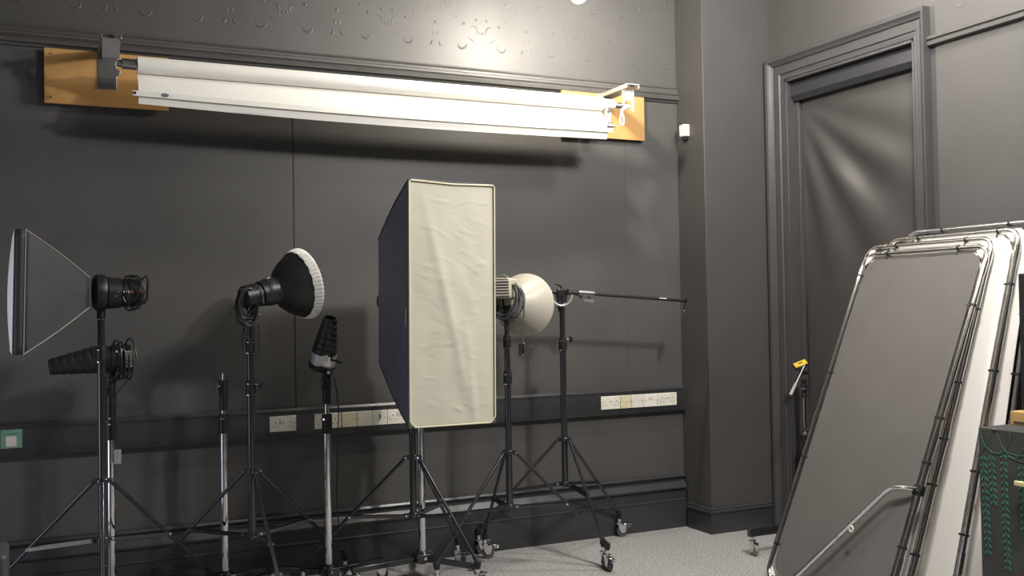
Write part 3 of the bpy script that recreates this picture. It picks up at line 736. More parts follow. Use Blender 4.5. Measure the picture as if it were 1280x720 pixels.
for j in range(len(prof3)-1):
    for k in range(n): fs.append((j*n+k, j*n+(k+1) % n, (j+1)*n+(k+1) % n, (j+1)*n+k))
MB().add(vs, fs).obj('elastic_diffuser', 'diffw', rf, smooth=50)
MB().cyl(n3+ax*.012+UP*.070, n3+ax*.012+UP*.083, .006, 10).box(n3+ax*.02+UP*.076, (.028, .012, .006), (ax, ax.cross(UP).normalized(), UP)).obj('latch', 'chrome', rf)
cc = atY(309, 382, Y3-.06)
coil('black cable coiled in hanging loops behind the wide reflector', cc, CF-CR*.9, .050, .088, 7, .0042, .055, seed=8, jit=.010, tail=[cc+V((.03, 0, -.09)), cc+V((.035, 0, -.16)), cc+V((.01, 0, -.19)), cc+V((-.01, 0, -.13)), cc+V((-.03, .0, -.05))])
coilhang('thin grey cable loop at the left of the wide reflector lamp', [atY(300, 378, Y3-.05), atY(291, 386, Y3-.05), atY(287, 396, Y3-.05), atY(293, 404, Y3-.05), atY(304, 398, Y3-.05), atY(312, 384, Y3-.06), atY(318, 368, Y3-.07), atY(325, 358, Y3-.08), atY(330, 380, Y3-.08)], .0030, 'cableg')
coilhang('black lead drooping in a loop below the wide reflector lamp', [atY(306, 404, Y3-.04), atY(303, 425, Y3-.04), atY(306, 440, Y3-.04), atY(316, 444, Y3-.05), atY(324, 436, Y3-.05), atY(323, 405, Y3-.05)], .0030)

# --- upright snoot
Y5 = b5.y
st = atY(405.5, 440, Y5); en = atY(416.5, 397, Y5)
t = thing('studio_lamp', 'silver lamp with a black ribbed snoot pointing upwards', 'studio lamp', (b5.x, Y5, z5), 'studio lamps')
ax = ((en-st).normalized()-CF*.42).normalized(); Ls = (en-st).dot(UP)/ax.dot(UP)
snoot(t, st, ax, Ls, .068, .035)
bs = st-ax*.085
MB().lathe(bs+UP*.0, ax, [(0, .03), (.002, .055), (.012, .066), (.085, .070), (.086, .05)], 36).obj('body', 'alu', t)
MB().lathe(bs-ax*.012, ax, [(0, .03), (0, .060), (.016, .074), (.030, .074), (.034, .064)], 32).obj('base_collar', 'blackp', t)
MB().box(bs+ax*.05-CF*.070+CR*.022, (.032, .012, .036), (CR, CF, UP)).obj('control_plate', 'whitep', t, bevel=.002)
MB().tube([bs+ax*.04+CR*.05-CF*.05, bs+ax*.035+CR*.085-CF*.07, bs+ax*.02+CR*.115-CF*.07], .006, 8).tube([bs+ax*.05+CR*.05-CF*.05, bs+ax*.08+CR*.065-CF*.06], .005, 8).obj('locking_lever', 'blackp', t)
head_mount(t, V((b5.x, Y5, z5+.002)), V((b5.x, Y5, bs.z-.04)), V((1, 0, 0)))
coil('black cable coiled round the base of the upright snoot lamp', bs-UP*.016, UP+CR*.15, .080, .060, 3, .0042, .03, seed=12, jit=.006)
coilhang('black mains lead hanging down beside the upright snoot stand', [atY(417, 472, Y5-.03), atY(421, 490, Y5-.03), atY(423, 520, Y5-.02), atY(422, 560, Y5), atY(421, 620, Y5+.02), atY(423, 655, Y5+.05), atY(426, 668, Y5+.05)], .0032)

# --- strip softbox
X0, X1, Z0, Z1, YF = 1.634, 2.118, .930, 2.152, 4.66
ssx = (1.685, 2.050); ssz = (1.24, 1.89); YB = 5.16
sb = thing('strip_softbox', 'tall rectangular softbox with a creased cream front and dark sides', 'softbox', ((X0+X1)/2, YF+.3, Z0), 'softboxes')
def rect(x0, x1, z0, z1, y): return [V((x0, y, z0)), V((x1, y, z0)), V((x1, y, z1)), V((x0, y, z1))]
rings = []
for i in range(15):
    s_ = i/14; e = s_+.055*math.sin(PI*s_)
    f = lambda a, b: b+(a-b)*e
    rings.append(rect(f(X0, ssx[0]), f(X1, ssx[1]), f(Z0, ssz[0]), f(Z1, ssz[1]), YB+(YF-YB)*s_))
mb = skin(rings)
# back panel closing to the ring
cb = V(((ssx[0]+ssx[1])/2, YB, (ssz[0]+ssz[1])/2))
back = rect(cb.x-.085, cb.x+.085, cb.z-.085, cb.z+.085, YB+.045)
m2 = skin([rings[0], back]); mb.add(m2.v, m2.f)
o = mb.obj('shell', 'boxside', sb, smooth=50); sl = o.modifiers.new('solid', 'SOLIDIFY'); sl.thickness = .003
rods = MB()
for k in range(4): rods.tube([r_[k] for r_ in rings], .004, 8)
rods.obj('rod', 'black', sb)
rnd = random.Random(5)
cr = [(rnd.uniform(.1, .9), rnd.uniform(.05, .95), rnd.uniform(-.6, .6), rnd.uniform(.02, .07), rnd.uniform(.0006, .0019)) for _ in range(95)]
def front(u, v):
    b = math.sin(PI*u)*math.sin(PI*v)
    d = .010*b
    # long tension folds fanning from the corners
    d += .0035*b**.7*math.sin(7*u+6*v+2.2*math.sin(2.4*v))+.0018*b*math.sin(19*u-4*v+3*math.sin(5*v))+.0015*b*math.sin(31*v+6*u+2*math.sin(9*u))
    d += .007*math.exp(-((u-.12-.62*(1-v))/.06)**2)*math.sin(PI*v)
    d += .006*math.exp(-((u-.62+.30*(v-.5))/.05)**2)*math.exp(-((v-.12)/.16)**2)
    for (a, c, th, L, h) in cr:
        du, dv = (u-a)*.47, (v-c)*1.22
        p = du*math.cos(th)+dv*math.sin(th); q_ = -du*math.sin(th)+dv*math.cos(th)
        if abs(p) < L*2 and abs(q_) < .03: d += h*math.exp(-(p/L)**2)*math.exp(-(q_/.007)**2)*(1 if h > .00125 else -1)
    return (X0+.006+u*(X1-X0-.012), YF-.002-d+.006, Z0+.006+v*(Z1-Z0-.012))
MB().grid(front, 80, 180, -.001).obj('diffuser', 'diff', sb, smooth=80)
mb = skin([rect(X0-.001, X1+.001, Z0-.001, Z1+.001, YF+.012), rect(X0-.001, X1+.001, Z0-.001, Z1+.001, YF-.004)]); o = mb.obj('front_rim', 'boxside', sb); sl = o.modifiers.new('solid', 'SOLIDIFY'); sl.thickness = .003; sl.offset = 0
MB().tube([V((X0+.03, YF-.004, Z0+.001)), V((X1-.03, YF-.004, Z0+.001)), V((X1-.002, YF-.004, Z0+.03)), V((X1-.001, YF-.004, Z1-.012)), V((X1-.012, YF-.004, Z1-.003)), V(((X0+X1)/2, YF-.004, Z1-.010)), V((X0+.012, YF-.004, Z1-.002)), V((X0+.002, YF-.004, Z1-.012)), V((X0+.003, YF-.004, Z0+.03))], .0045, 8, closed=True).obj('piping', 'piping', sb)
MB().box(V((X0-.0025, YF+.03, 1.47)), (.0015, .010, .085)).obj('side_print', 'wprint', sb)
MB().lathe(cb+V((0, .055, 0)), (0, -1, 0), [(0, .05), (0, .085), (.02, .088), (.03, .05)], 36, closed=True).obj('speed_ring', 'blackp', sb)
from mathutils import Euler
RS = Euler((0, .012, .09)); PV = V(sb.location)
sb.rotation_euler = RS; RM = RS.to_matrix(); sb.location = PV+V((-.034, 0, -.006))
t = thing('studio_lamp', 'black studio lamp fixed to the back of the tall softbox', 'studio lamp', (c6.x, 5.25, 1.46), 'studio lamps')
hs = PV+RM@(V((cb.x, YB+.062, cb.z))-PV)+V((-.034, 0, -.006))
MB().lathe(hs, RM@V((0, 1, 0)), [(0, .05), (0, .068), (.02, .070), (.24, .068), (.26, .055), (.262, .02)], 32).obj('body', 'blackp', t)
head_mount(t, V((c6.x, 5.25, 1.464)), V((c6.x, 5.25, cb.z-.07)), V((0, 1, 0)))

# --- beige lamp and dish
Y8 = 5.20
t = thing('studio_lamp', 'beige vented lamp seen from behind in front of the beige dish', 'studio lamp', (c8.x, Y8, atY(632, 398, Y8).z), 'studio lamps')
ax8 = (CR*.36+CF*.93-UP*.02).normalized()
pc = atY(628, 360, Y8-.07)           # rear face centre of the body
s8x = ax8.cross(UP).normalized()
MB().box(pc+ax8*.075-s8x*.012, (.13, .105, .118), (ax8, s8x, UP)).obj('body', 'beige', t, bevel=.012)
vt = MB()
for i in range(6): vt.box(pc+ax8*.006-s8x*.012+UP*(-.040+.016*i), (.012, .108, .008), (ax8, s8x, UP))
vt.obj('vent_grille', 'whitep', t, bevel=.0015)
vt = MB()
for i in range(6): vt.box(pc+ax8*.003-s8x*.012+UP*(-.032+.016*i), (.006, .092, .004), (ax8, s8x, UP))
vt.obj('vent_gap', 'dark', t)
MB().tube([pc+ax8*.02+UP*.060-s8x*.055, pc-ax8*.002+UP*.078-s8x*.05, pc-ax8*.002+UP*.080+s8x*.012, pc+ax8*.03+UP*.060+s8x*.03], .006, 10).obj('handle', 'chrome', t)
head_mount(t, V((c8.x, Y8, atY(632, 398, Y8).z+.002)), V((c8.x, Y8, pc.z-.055)), ax8)
nk = pc+ax8*.14
ds = thing('beauty_dish', 'round beige metal dish reflector seen from behind at the centre right', 'reflector', nk-UP*.17, None)
rc = atY(655.5, 381, Y8+.10)
# dish axis runs from the neck to the rim centre
dx = (rc-nk); dx = (CR*.40+CF*.90+UP*-.06).normalized()
rimc = rc; ap = rimc-dx*.15
MB().lathe(ap, dx, [(0, .045), (.004, .066), (.016, .074), (.03, .088), (.07, .128), (.11, .160), (.14, .178), (.150, .183), (.153, .187), (.157, .187), (.158, .182), (.152, .178), (.14, .173), (.11, .155), (.07, .123), (.03, .083), (.012, .045)], 72, closed=True).obj('bowl', 'dish', ds, smooth=50)
MB().cyl(nk-ax8*.01, ap+dx*.012, .064, 28).obj('mounting_neck', 'beige', ds)
cc = atY(632, 374, Y8-.03)
coil('thick bundle of black cable wound round the beige lamp', cc-UP*.01+ax8*.03, ax8*.95-UP*.28+CR*.35, .088, .100, 9, .0045, .09, seed=21, jit=.006, m='cableg')
pl = thing('cable_plug', 'small plug hanging on its lead below the beige dish', 'plug', atY(653, 440, Y8-.1), None)
pb = atY(653.5, 436, Y8-.10)
MB().box(pb, (.020, .018, .066), (CR, CF, UP)).obj('housing', 'chrome', pl, bevel=.002)
MB().box(pb-CR*.016-UP*.004, (.014, .018, .070), (CR, CF, UP)).obj('back_half', 'blackp', pl, bevel=.002)
MB().tube(smooth([pb+UP*.03, atY(654, 410, Y8-.10), atY(655, 385, Y8-.10), atY(652, 368, Y8-.10), atY(645, 357, Y8-.09), cc+UP*.08]), .0042, 8).obj('lead', 'cableg', pl)

# --- boom arm
YBm = 5.32
t = thing('boom_arm', 'long black telescopic boom arm clamped level on the right tripod', 'boom arm', (c9.x, YBm, top9))
def bpx(x, y): return atY(x, y, YBm-.02)
a = bpx(628, 361.5); b = bpx(738, 367.3); c_ = bpx(857, 376)
MB().cyl(a, b, .0145, 20).obj('outer_tube', 'black', t)
MB().cyl(b, c_, .0105, 20).obj('inner_tube', 'black', t)
dB = (c_-a).normalized(); 
MB().cyl(bpx(722, 366.2), bpx(742, 367.4), .020, 20).obj('sleeve', 'steel', t, bevel=.002)
kb = bpx(736, 368); MB().cyl(kb, kb-UP*.035, .007, 10).cyl(kb-UP*.035-CR*.03+CF*-.01, kb-UP*.045+CR*.03-CF*.01, .009, 12).obj('locking_knob', 'chrome', t)
MB().cyl(bpx(726, 370), bpx(726, 373), .008, 10).obj('locking_screw', 'black', t)
MB().cyl(c_-dB*.01, c_+dB*.015, .015, 18).obj('end_joint', 'black', t)
MB().cyl(c_+UP*.012-CF*.02, c_+UP*.012+CF*.02, .010, 14).obj('joint_bolt', 'chrome', t)
e2 = bpx(852.5, 396); e1 = c_-UP*.01
ed = (e2-e1).normalized()
MB().tube([e1, e1+ed*.055, e1+ed*.06], [.015, .014, .010], 14).obj('swivel_spigot', 'chrome', t)
MB().tube([e1+ed*.06, e1+ed*.075], .008, 12).tube([e1+ed*.075, e2], [.007, .003], 12).obj('spigot_tip', 'chrome', t)
MB().box(bpx(828.5, 373.3)-CF*.011+UP*.002, (.055, .001, .007), (dB, dB.cross(UP).normalized(), dB.cross(UP).normalized().cross(dB))).obj('label', 'wprint', t)
# cradle
pv = bpx(702, 366)
MB().box(pv-dB*.0+UP*.002, (.05, .040, .040), (dB, CF, UP)).obj('clamp', 'black', t, bevel=.004)
ar = MB()
for k in range(2):
    off = CF*(.022 if k else -.022)
    pts = [V((0, 0, 0))+pv+off-UP*.012+CR*(.062*math.cos(q))+UP*(.066*math.sin(q)) for q in [PI+PI*i/18 for i in range(19)]]
    ar.tube(pts, .0065, 8)
ar.obj('slotted_arc', 'alu', t)
MB().prism([(pv.x-.035, pv.z-.01), (pv.x+.035, pv.z-.01), (pv.x+.028, pv.z-.05), (pv.x+.010, pv.z-.075), (pv.x-.010, pv.z-.075), (pv.x-.028, pv.z-.05)], pv.y-.016, pv.y+.016, 'y').obj('tilt_plate', 'black', t, bevel=.003)
MB().cyl(pv-UP*.02-CF*.03, pv-UP*.02+CF*.03, .009, 12).cyl(pv-CR*.03+UP*.012-CF*.03, pv-CR*.03+UP*.012+CF*.02, .009, 10).cyl(pv+CR*.035+UP*.012-CF*.03, pv+CR*.035+UP*.012+CF*.02, .009, 10).obj('bolt', 'chrome', t)
MB().tube([pv+UP*.02, pv+UP*.045-CR*.008, pv+UP*.055-CR*.04], [.008, .007, .005], 10).obj('locking_handle', 'blackp', t)
MB().cyl(V((c9.x-.0, YBm, top9-.004)), V((pv.x, YBm, pv.z-.07)), .022, 20).obj('mounting_socket', 'black', t)
cw = a-dB*.02
MB().lathe(cw-dB*.10, dB, [(0, .012), (0, .045), (.006, .05), (.10, .05), (.106, .045), (.106, .012)], 24).obj('counterweight', 'black', t)

# ------------------------------------------------------------------ flats leaning on the right wall
def flat_panel(label, BL, TL, TR, BR, fabric, tube='worn', rc=.075, r=.0125, clips_top=(), clips_l=(), clips_r=(), inset=.028, group='framed flats leaning on the right wall', front=True):
    """BL bottom far corner, TL top far corner, TR top near, BR bottom near"""
    BL, TL, TR, BR = map(V, (BL, TL, TR, BR))
    t = thing('framed_flat', label, 'framed flat', (BL+BR)/2, group)
    e1 = (TR-TL).normalized(); e2 = (TL-BL).normalized(); n = e1.cross(e2).normalized()
    if n.x > 0: n = -n
    W = (TR-TL).length; Hh = (TL-BL).length
    def P(u, v, o=0.): return BL+e1*u+e2*v+n*o
    path = []
    for (cu, cv, a0) in ((rc, rc, PI), (W-rc, rc, 1.5*PI), (W-rc, Hh-rc, 0), (rc, Hh-rc, .5*PI)):
        for i in range(9): a = a0+i/8*PI/2; path.append(P(cu+rc*math.cos(a), cv+rc*math.sin(a)))
    MB().tube(path, r, 14, closed=True).obj('tube_frame', tube, t)
    # joint sleeves of the frame
    j = MB()
    for (u0, v0, u1, v1) in ((0, Hh-rc-.01, 0, Hh-rc-.10), (rc+.01, Hh, rc+.06, Hh), (W, Hh-rc-.01, W, Hh-rc-.08), (0, Hh*.5, 0, Hh*.5-.10), (W, Hh*.48, W, Hh*.48-.10), (W, .30, W, .2), (0, .30, 0, .2)):
        j.cyl(P(u0, v0), P(u1, v1), r+.0028, 14)
    j.obj('joint_sleeve', tube, t)
    g = inset
    def fab(u, v):
        uu = g+u*(W-2*g); vv = g+.01+v*(Hh-2*g-.01)
        # corners pulled in, edges slightly bowed
        c0 = .035
        for (cu, cv) in ((0, 0), (1, 0), (0, 1), (1, 1)):
            du = abs(u-cu)*(W-2*g); dv = abs(v-cv)*(Hh-2*g); dd = du+dv
            if dd < c0*2: k = (1-dd/(c0*2))*c0*.8; uu += k*(1 if cu == 0 else -1); vv += k*(1 if cv == 0 else -1)
        uu += .006*math.sin(PI*v)*(1 if u < .5 else -1)*(abs(u-.5)*2)**4
        vv += -.006*math.sin(PI*u)*(1 if v > .5 else 0)*(abs(v-.5)*2)**6
        return P(uu, vv, .004+.004*math.sin(PI*u)*math.sin(PI*v*1.3))
    MB().grid(fab, 40, 60, .002).obj('fabric', fabric, t, smooth=80)
    MB().tube([V(fab(u_, v_)) for u_, v_ in [(i/12, 1) for i in range(1, 12)]+[(1, 1-i/12) for i in range(1, 12)]+[(1-i/12, 0) for i in range(1, 12)]+[(0, i/12) for i in range(1, 12)]], .0035, 6, closed=True).obj('fabric_hem', fabric, t)
    # clips
    def clip(u, v, du, dv):
        ax_ = (e1, e2, n); m = MB()
        c = P(u, v)
        td = e1 if abs(dv) > 0 else e2
        m.lathe(c-td*.006, td, [(0, r+.0005), (0, r+.0035), (.012, r+.0035), (.012, r+.0005)], 16, closed=True)
        m.box(P(u+du*.024, v+dv*.024, .004), (.010 if dv else .026, .026 if dv else .010, .007), ax_)
        m.obj('clip', 'blackp', t, bevel=.001)
    for q in clips_top: clip(W*q, Hh, 0, -1)
    for q in clips_l: clip(0, Hh*q, 1, 0)
    for q in clips_r: clip(W, Hh*q, -1, 0)
    # corner tabs
    for (cu, cv, su, sv) in ((0, Hh, 1, -1), (W, Hh, -1, -1), (0, 0, 1, 1), (W, 0, -1, 1)):
        a1 = P(cu+su*.026, cv+sv*.070, .006); a2 = P(cu+su*.070, cv+sv*.026, .006); a3 = P(cu+su*.020, cv+sv*.020, .006); b_ = n*.003
        MB().add([a1+b_, a2+b_, a3+b_, a1-b_, a2-b_, a3-b_], [(0, 1, 2), (5, 4, 3), (0, 3, 4, 1), (1, 4, 5, 2), (2, 5, 3, 0)]).obj('corner_tab', 'diffw', t)
    return t, P, n, e1, e2, W, Hh
# front dark flat
Zb = .014
p_bl = atZ(957, 716, Zb); XT = 4.352
p_tl = atX(1083, 318, XT); y_l = p_bl.y
p_tl = V((XT, y_l, atY(1083, 318, y_l).z)) if False else p_tl
TLa = V((XT, p_tl.y, p_tl.z)); TRa = atX(1238, 308, XT); TRa.z = (TLa.z+TRa.z)/2; TLa.z = TRa.z
BLa = V((p_bl.x, TLa.y, Zb)); BRa = V((p_bl.x, TRa.y, Zb))
# bottom far corner must project to (957,716): search the lean
BLa.x = atY(957, 712, TLa.y).x; BRa.x = BLa.x
fl, P1, n1, e1, e2, W1, H1 = flat_panel('dark grey fabric flat in a tube frame, foremost of the leaning flats', BLa, TLa, TRa, BRa, 'fgrey',
    clips_top=(.20, .77), clips_l=(.93, .62, .36, .10), clips_r=(.83, .52, .40, .18))
def right_edge(topx, topy, xt, lx, ly, dy=0):
    tr = atX(topx, topy, xt); q = atY(lx, ly, tr.y)
    # line from tr through q down to the floor
    k = (Zb-tr.z)/(q.z-tr.z); return tr, tr.x+(q.x-tr.x)*k
def mk(label, xt, tlpx, trpx, low, fabric, tube, **kw):
    tr, bx = right_edge(*trpx, xt, *low); tlp = atX(*tlpx, xt); z = tr.z
    return flat_panel(label, (bx, tlp.y, Zb), (xt, tlp.y, z), (xt, tr.y, z), (bx, tr.y, Zb), fabric, tube, **kw)
mk('white fabric flat directly behind the foremost dark one', 4.392, (1086, 305), (1243, 297), (1141, 715), 'fwhite', 'worn', clips_top=(.25, .8), clips_r=(.80, .6, .45, .33, .15), clips_l=(.9, .5))
mk('white fabric flat, third from the front of the leaning stack', 4.436, (1112, 300), (1276, 286), (1199, 715), 'fwhite', 'worn', clips_top=(.25, .85), clips_r=(.85, .62, .36, .2), clips_l=(.9, .5))
mk('white fabric flat, rearmost against the wall behind the painted cabinet', 4.478, (1134, 291), (1299, 276), (1241, 700), 'fwhite', 'steel', clips_top=(.3, .8), clips_r=(.6, .3), clips_l=(.9, .5))
# bent strut clamped over the front flat
st_ = thing('support_strut', 'bent tan metal tube crossing the lower front of the dark flat', 'support tube', P1(W1*.5, .3, .08))
def sp(x, y, o=.055): return atP(x, y, P1(0, 0, o), n1)
pts = [P1(W1, (sp(1146, 613, 0)-P1(0, 0)).dot(e2), .022), sp(1141, 611, .035), sp(1128, 609.5, .05), sp(1116, 610, .055), sp(1108, 614, .058), sp(1100, 621, .058), sp(1060, 659, .058), sp(1020, 697, .058), sp(985, 730, .058)]
MB().tube(smooth(pts, 6), .0125, 14).obj('tube', 'worn', st_)
MB().tube([pts[0]+n1*.002, pts[1]], .0165, 14).box(P1(W1, (sp(1146, 613, 0)-P1(0, 0)).dot(e2), .010), (.05, .05, .034), (e1, e2, n1)).obj('clamp', 'blackp', st_, bevel=.004)
rg = sp(1064, 661, .078)
MB().tube([rg+e1*(.012*math.cos(q))+UP*(.014*math.sin(q)) for q in [2*PI*i/16 for i in range(16)]], .0045, 8, closed=True).obj('ring', 'white', st_)
MB().cyl(sp(1044, 677, .058), sp(1044, 677, .058)-UP*.022, .004, 8).cyl(sp(1048, 672, .058), sp(1048, 672, .058)+n1*.016, .004, 8).obj('pin', 'steel', st_)
lo = sp(985, 730, .058)

# ------------------------------------------------------------------ painted cabinet
CX, CYf, CZt = 4.12, 3.43, .93
cp = atZ(1221.5, 533.5, CZt); CX, CYf = cp.x, cp.y-.005
cb_ = thing('painted_cabinet', 'black painted cabinet with green hanging vines at the right edge', 'cabinet', ((CX+4.52)/2, CYf-.35, 0))
X2 = 4.52
MB().bb((CX, CYf-.70, .0), (X2, CYf, CZt)).obj('body', 'cab', cb_, bevel=.004)
MB().bb((CX-.006, CYf-.31, .10), (CX+.002, CYf-.68, CZt-.06)).obj('door', 'cab', cb_, bevel=.002)
hnd = atX(1274, 604, CX-.02)
MB().tube([hnd+V((.02, .0, 0)), hnd+V((-.01, 0, 0))], .008, 10).box(hnd+V((-.012, -.025, 0)), (.014, .075, .022)).obj('handle', 'cream', cb_, bevel=.004)
vn = MB()
def cpx(x, y): p = atX(x, y, CX-.0012); return p
def strip(pl, w=.0014):
    pl = [cpx(x, y) for x, y in pl]; pl = smooth(pl, 6); vn.tube(pl, w, 5)
def arc(x0, y0, x1, y1, dip): return [(x0+(x1-x0)*t, y0+(y1-y0)*t+dip*4*t*(1-t)) for t in [i/8 for i in range(9)]]
strip([(1224, 535), (1228, 551), (1236, 562), (1247, 567), (1256, 563)]); strip([(1238, 536), (1236, 550), (1230, 562), (1223, 568)])
strip([(1245, 538), (1250, 552), (1256, 563), (1266, 573), (1280, 578)]); strip([(1262, 540), (1262, 552), (1257, 563), (1248, 568)])
strip([(1225, 540), (1230, 555), (1240, 566)]); strip([(1256, 563), (1268, 569), (1279, 570)]); strip([(1280, 560), (1271, 572), (1258, 570)])
def leaf(c, d, L, w):
    d = d.normalized(); nx = V((-1, 0, 0)); s = d.cross(nx)
    ps = [c, c+d*L*.3+s*w, c+d*L*.65+s*w*.8, c+d*L, c+d*L*.65-s*w*.8, c+d*L*.3-s*w]
    vn.add([p+nx*.0008 for p in ps]+[p+V((.002, 0, 0)) for p in ps], [(0, 1, 2, 3, 4, 5), (11, 10, 9, 8, 7, 6)]+[(i, (i+1) % 6, 6+(i+1) % 6, 6+i) for i in range(6)])
for (xa, ya, xb, yb) in ((1229, 568, 1236, 694), (1239, 568, 1243, 632), (1254, 566, 1260, 714), (1277, 580, 1281, 665), (1290, 575, 1296, 700)):
    a_, b_ = cpx(xa, ya), cpx(xb, yb); vn.tube([a_, b_], .0011, 5)
    n_ = int((yb-ya)/8.0)
    for i in range(n_):
        p_ = lpt(a_, b_, (i+.3)/n_)
        for s_ in (-1, 1): leaf(p_+V((0, s_*.004, 0)), V((0, s_*.62, -.78)), .024, .0042)
vn.obj('painted_vines', 'vine', cb_)
# scuffs on the top edge
MB().box(cpx(1244, 536.5)+V((0, 0, 0)), (.006, .022, .006)).obj('chipped_edge', 'chip', cb_)
wd = thing('wooden_box', 'small pale wooden box standing on the painted cabinet', 'box', (4.44, CYf-.15, CZt))
wx = atY(1263, 520, CYf-.02).x
wz = atY(1270, 513, CYf-.02).z
MB().bb((wx, CYf-.30, CZt), (X2-.005, CYf-.02, max(wz, CZt+.04))).obj('body', 'woodr', wd, bevel=.003)
MB().bb((wx+.004, CYf-.2995, CZt+.012), (wx-.003, CYf-.035, CZt+.018)).obj('lid_groove', 'dark', wd)
bz = max(wz, CZt+.04)
bk = thing('black_case', 'upright black case on the wooden box at the right edge', 'case', (4.46, CYf-.15, bz))
bx_ = atY(1275, 450, CYf-.03).x; bt_ = atY(1276, 342, CYf-.03).z
MB().bb((bx_, CYf-.28, bz), (X2-.005, CYf-.03, bt_)).obj('body', 'blackp', bk, bevel=.006)
MB().bb((bx_-.002, CYf-.281, bz+(bt_-bz)*.7), (X2-.006, CYf-.029, bz+(bt_-bz)*.7+.004)).obj('lid_seam', 'dark', bk)

# ------------------------------------------------------------------ photo tripod behind the flats
tx, ty = atY(1005, 480, 5.03).x, 5.03
t = thing('camera_tripod', 'camera tripod with a yellow quick-release plate behind the leaning flats', 'tripod', (tx, ty, 0))
def tz(y): return atY(1004, y, ty).z
MB().cyl((tx, ty, tz(535)), (tx, ty, tz(497)), .0125, 18).obj('centre_column', 'chrome', t)
MB().lathe((tx, ty, tz(497)-.002), (0, 0, 1), [(0, .014), (.002, .019), (.022, .019), (.026, .015), (.05, .017), (.052, .021), (.082, .021), (.086, .016), (.115, .018), (.12, .012)], 24).obj('head_base', 'blackp', t)
MB().lathe((tx, ty, tz(487)), (0, 0, 1), [(0, .018), (.0, .0225), (.014, .0225), (.014, .018)], 24).obj('pan_ring', 'steel', t)
hc = V((tx, ty, tz(463)))
MB().box(hc+UP*-.012, (.050, .048, .03), (CR, CF, UP)).obj('tilt_block', 'blackp', t, bevel=.006)
q1 = (CR*.93+UP*.36).normalized(); q3 = q1.cross(CF).normalized(); q3 = -q3 if q3.z < 0 else q3
q2 = CF
tilt = (CF*.75-UP*-.65).normalized()
plc = atY(1000.5, 454.5, ty-.02)
y_ax = (CF*.8+UP*.6); y_ax = (y_ax-q1*y_ax.dot(q1)).normalized(); z_ax = q1.cross(y_ax).normalized(); z_ax = -z_ax if z_ax.z < 0 else z_ax
MB().box(plc-z_ax*.012, (.096, .052, .014), (q1, y_ax, z_ax)).obj('platform', 'blackp', t, bevel=.004)
pl_ = MB().box(plc, (.084, .044, .010), (q1, y_ax, z_ax)).obj('release_plate', 'yplate', t, bevel=.006)
MB().box(plc+z_ax*.0055, (.030, .010, .002), (q1, y_ax, z_ax)).obj('plate_slot', 'dark', pl_, bevel=.001)
ha, hb_ = atY(1006, 456, ty-.05), atY(988, 494, ty-.10)
MB().tube([ha, lpt(ha, hb_, .62)], .005, 10).obj('pan_bar', 'steel', t)
MB().tube([lpt(ha, hb_, .60), lpt(ha, hb_, .66), hb_], [.006, .010, .011], 12).obj('pan_grip', 'plug', t)
MB().lathe((tx, ty, tz(545)-.02), (0, 0, 1), [(0, .018), (.002, .034), (.03, .036), (.042, .024), (.05, .020)], 20).obj('spider', 'blackp', t)
for k in range(3):
    a = math.radians(80+120*k); d = V((math.cos(a), math.sin(a), 0)); ztp = tz(548)
    hi = V((tx, ty, ztp))+d*.03; fo = V((tx, ty, .012))+d*.11
    m_ = lpt(hi, fo, .5)
    lg = MB().cyl(hi, m_, .0125, 14).cyl(m_, fo, .0095, 14).obj('leg', 'blackp', t)
    MB().cyl(lpt(hi, fo, .47), lpt(hi, fo, .53), .0165, 14).obj('leg_clamp', 'blackp', lg)
    MB().sphere(fo+V((0, 0, .002)), .0138, 12, 8).obj('foot', 'tread', lg)

# wheeled base bar behind the flats
wb0 = atZ(936, 664, .135); wy = atZ(940, 694, 0).y
t = thing('rolling_rack_base', 'low black metal bar on small tan wheels behind the leaning flats', 'rolling base', (4.05, wy, 0))
xs0 = atY(936, 661, wy).x
MB().bb((xs0, wy-.016, .112), (4.36, wy+.016, .160)).obj('bar', 'black', t, bevel=.002)
cx0 = atY(940, 690, wy).x
caster(t, cx0+.004, wy, .114, math.radians(-95), lever=False, wr=.036, rubber='treadb')
caster(t, 4.34, wy, .114, math.radians(-60), lever=False, wr=.036, rubber='treadb')
MB().bb((4.20, wy-.35, .115), (4.235, wy+.016, .158)).obj('cross_bar', 'black', t, bevel=.002) if False else None

# rounded case cut by the left edge
q_ = atY(10.5, 684, 4.75)
t = thing('equipment_case', 'grey rounded equipment case cut off at the lower left edge', 'case', (q_.x-.2, 4.75, 0))
o = MB().bb((q_.x-.42, 4.60, .012), (q_.x, 4.90, q_.z)).obj('shell', 'case', t); bv = o.modifiers.new('bevel', 'BEVEL'); bv.width = .022; bv.segments = 5
MB().bb((q_.x-.423, 4.597, q_.z-.10), (q_.x+.003, 4.903, q_.z-.092)).obj('lid_seam', 'dark', t)
mb = MB()
for dx_ in (-.38, -.04):
    for dy_ in (4.64, 4.86): mb.cyl((q_.x+dx_, dy_, 0), (q_.x+dx_, dy_, .016), .014, 12)
mb.obj('rubber_foot', 'tread', t)

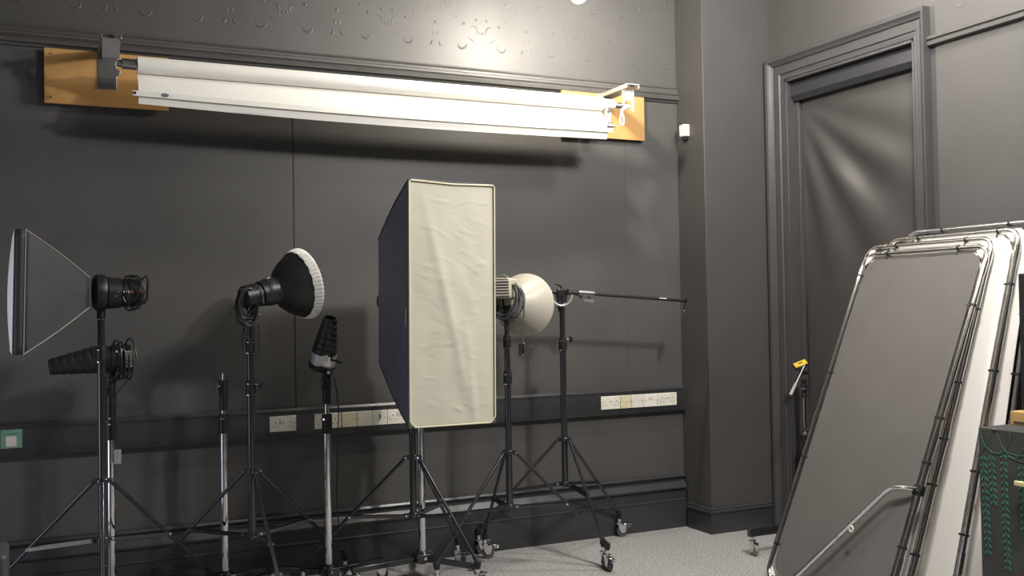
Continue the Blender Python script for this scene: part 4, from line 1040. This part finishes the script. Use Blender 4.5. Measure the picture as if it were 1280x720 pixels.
# ------------------------------------------------------------------ lamps
def pendant(loc, label):
    t = thing('ceiling_lamp', label, 'lamp', loc, None)
    x, y, z = loc
    MB().cyl((x, y, z+.09), (x, y, CZ), .006, 10).obj('suspension_rod', 'blackp', t)
    MB().lathe((x, y, CZ-.02), (0, 0, 1), [(0, .02), (.004, .05), (.02, .052)], 24).obj('ceiling_rose', 'blackp', t)
    MB().lathe((x, y, z+.035), (0, 0, 1), [(0, .022), (.002, .030), (.05, .030), (.06, .018), (.07, .010)], 24).obj('lamp_holder', 'white', t)
    o = MB().sphere((x, y, z), .050, 24, 16, (1, 1, 1.05)).obj('bulb', 'bulb', t)
    return o
lp = atY(723, -7.5, 4.97)
pendant(tuple(lp), 'glowing bare bulb hanging above the paper roll at the top edge')
M['bulb'].node_tree.nodes['Principled BSDF'].inputs['Emission Strength'].default_value = 1150
def point(loc, e, r, c=(1, .965, .925)):
    l = bpy.data.lights.new('room_or_fill_lamp', 'POINT'); l.energy = e; l.shadow_soft_size = r; l.color = c
    o = bpy.data.objects.new('room_or_fill_lamp', l); col.objects.link(o); o.location = loc; return o
def area(loc, e, sx, sy, rot, c=(1, .97, .93), nm='ceiling_fill'):
    l = bpy.data.lights.new(nm, 'AREA'); l.energy = e; l.shape = 'RECTANGLE'; l.size = sx; l.size_y = sy; l.color = c
    o = bpy.data.objects.new(nm, l); col.objects.link(o); o.location = loc; o.rotation_euler = rot; return o
point((3.22, 2.7, 3.5), 230, .10)
point((3.95, 3.9, 3.7), 85, .15)  # added fill lamp out of view, brightens the right walls and floor
area((3.0, 2.2, 3.9), 90, .6, .6, (0, 0, 0))  # added overhead fill without a fixture, sends more light down to the floor
# daylight through the floor-length window of the left wall
area((LX+.03, 4.72, 1.15), 13, 2.1, .9, (0, math.radians(-90), 0), (.80, .82, 1), 'window_daylight')
wf = MB()
for y0_, y1_, z0_, z1_ in ((4.19, 4.26, 0, 2.29), (5.18, 5.25, 0, 2.29), (4.26, 5.18, 0, .08), (4.26, 5.18, 2.22, 2.29)): wf.bb((LX, y0_, z0_), (LX+.05, y1_, z1_))
wf.obj('window_1', 'trimr', kind='structure')
w = bpy.data.worlds.new('world'); sc.world = w; w.use_nodes = True
w.node_tree.nodes['Background'].inputs['Color'].default_value = (.9, .92, 1, 1); w.node_tree.nodes['Background'].inputs['Strength'].default_value = .05

sc.view_settings.view_transform = 'Standard'; sc.view_settings.look = 'None'; sc.view_settings.gamma = 1; sc.view_settings.use_curve_mapping = False
sc.view_settings.exposure = 0.0
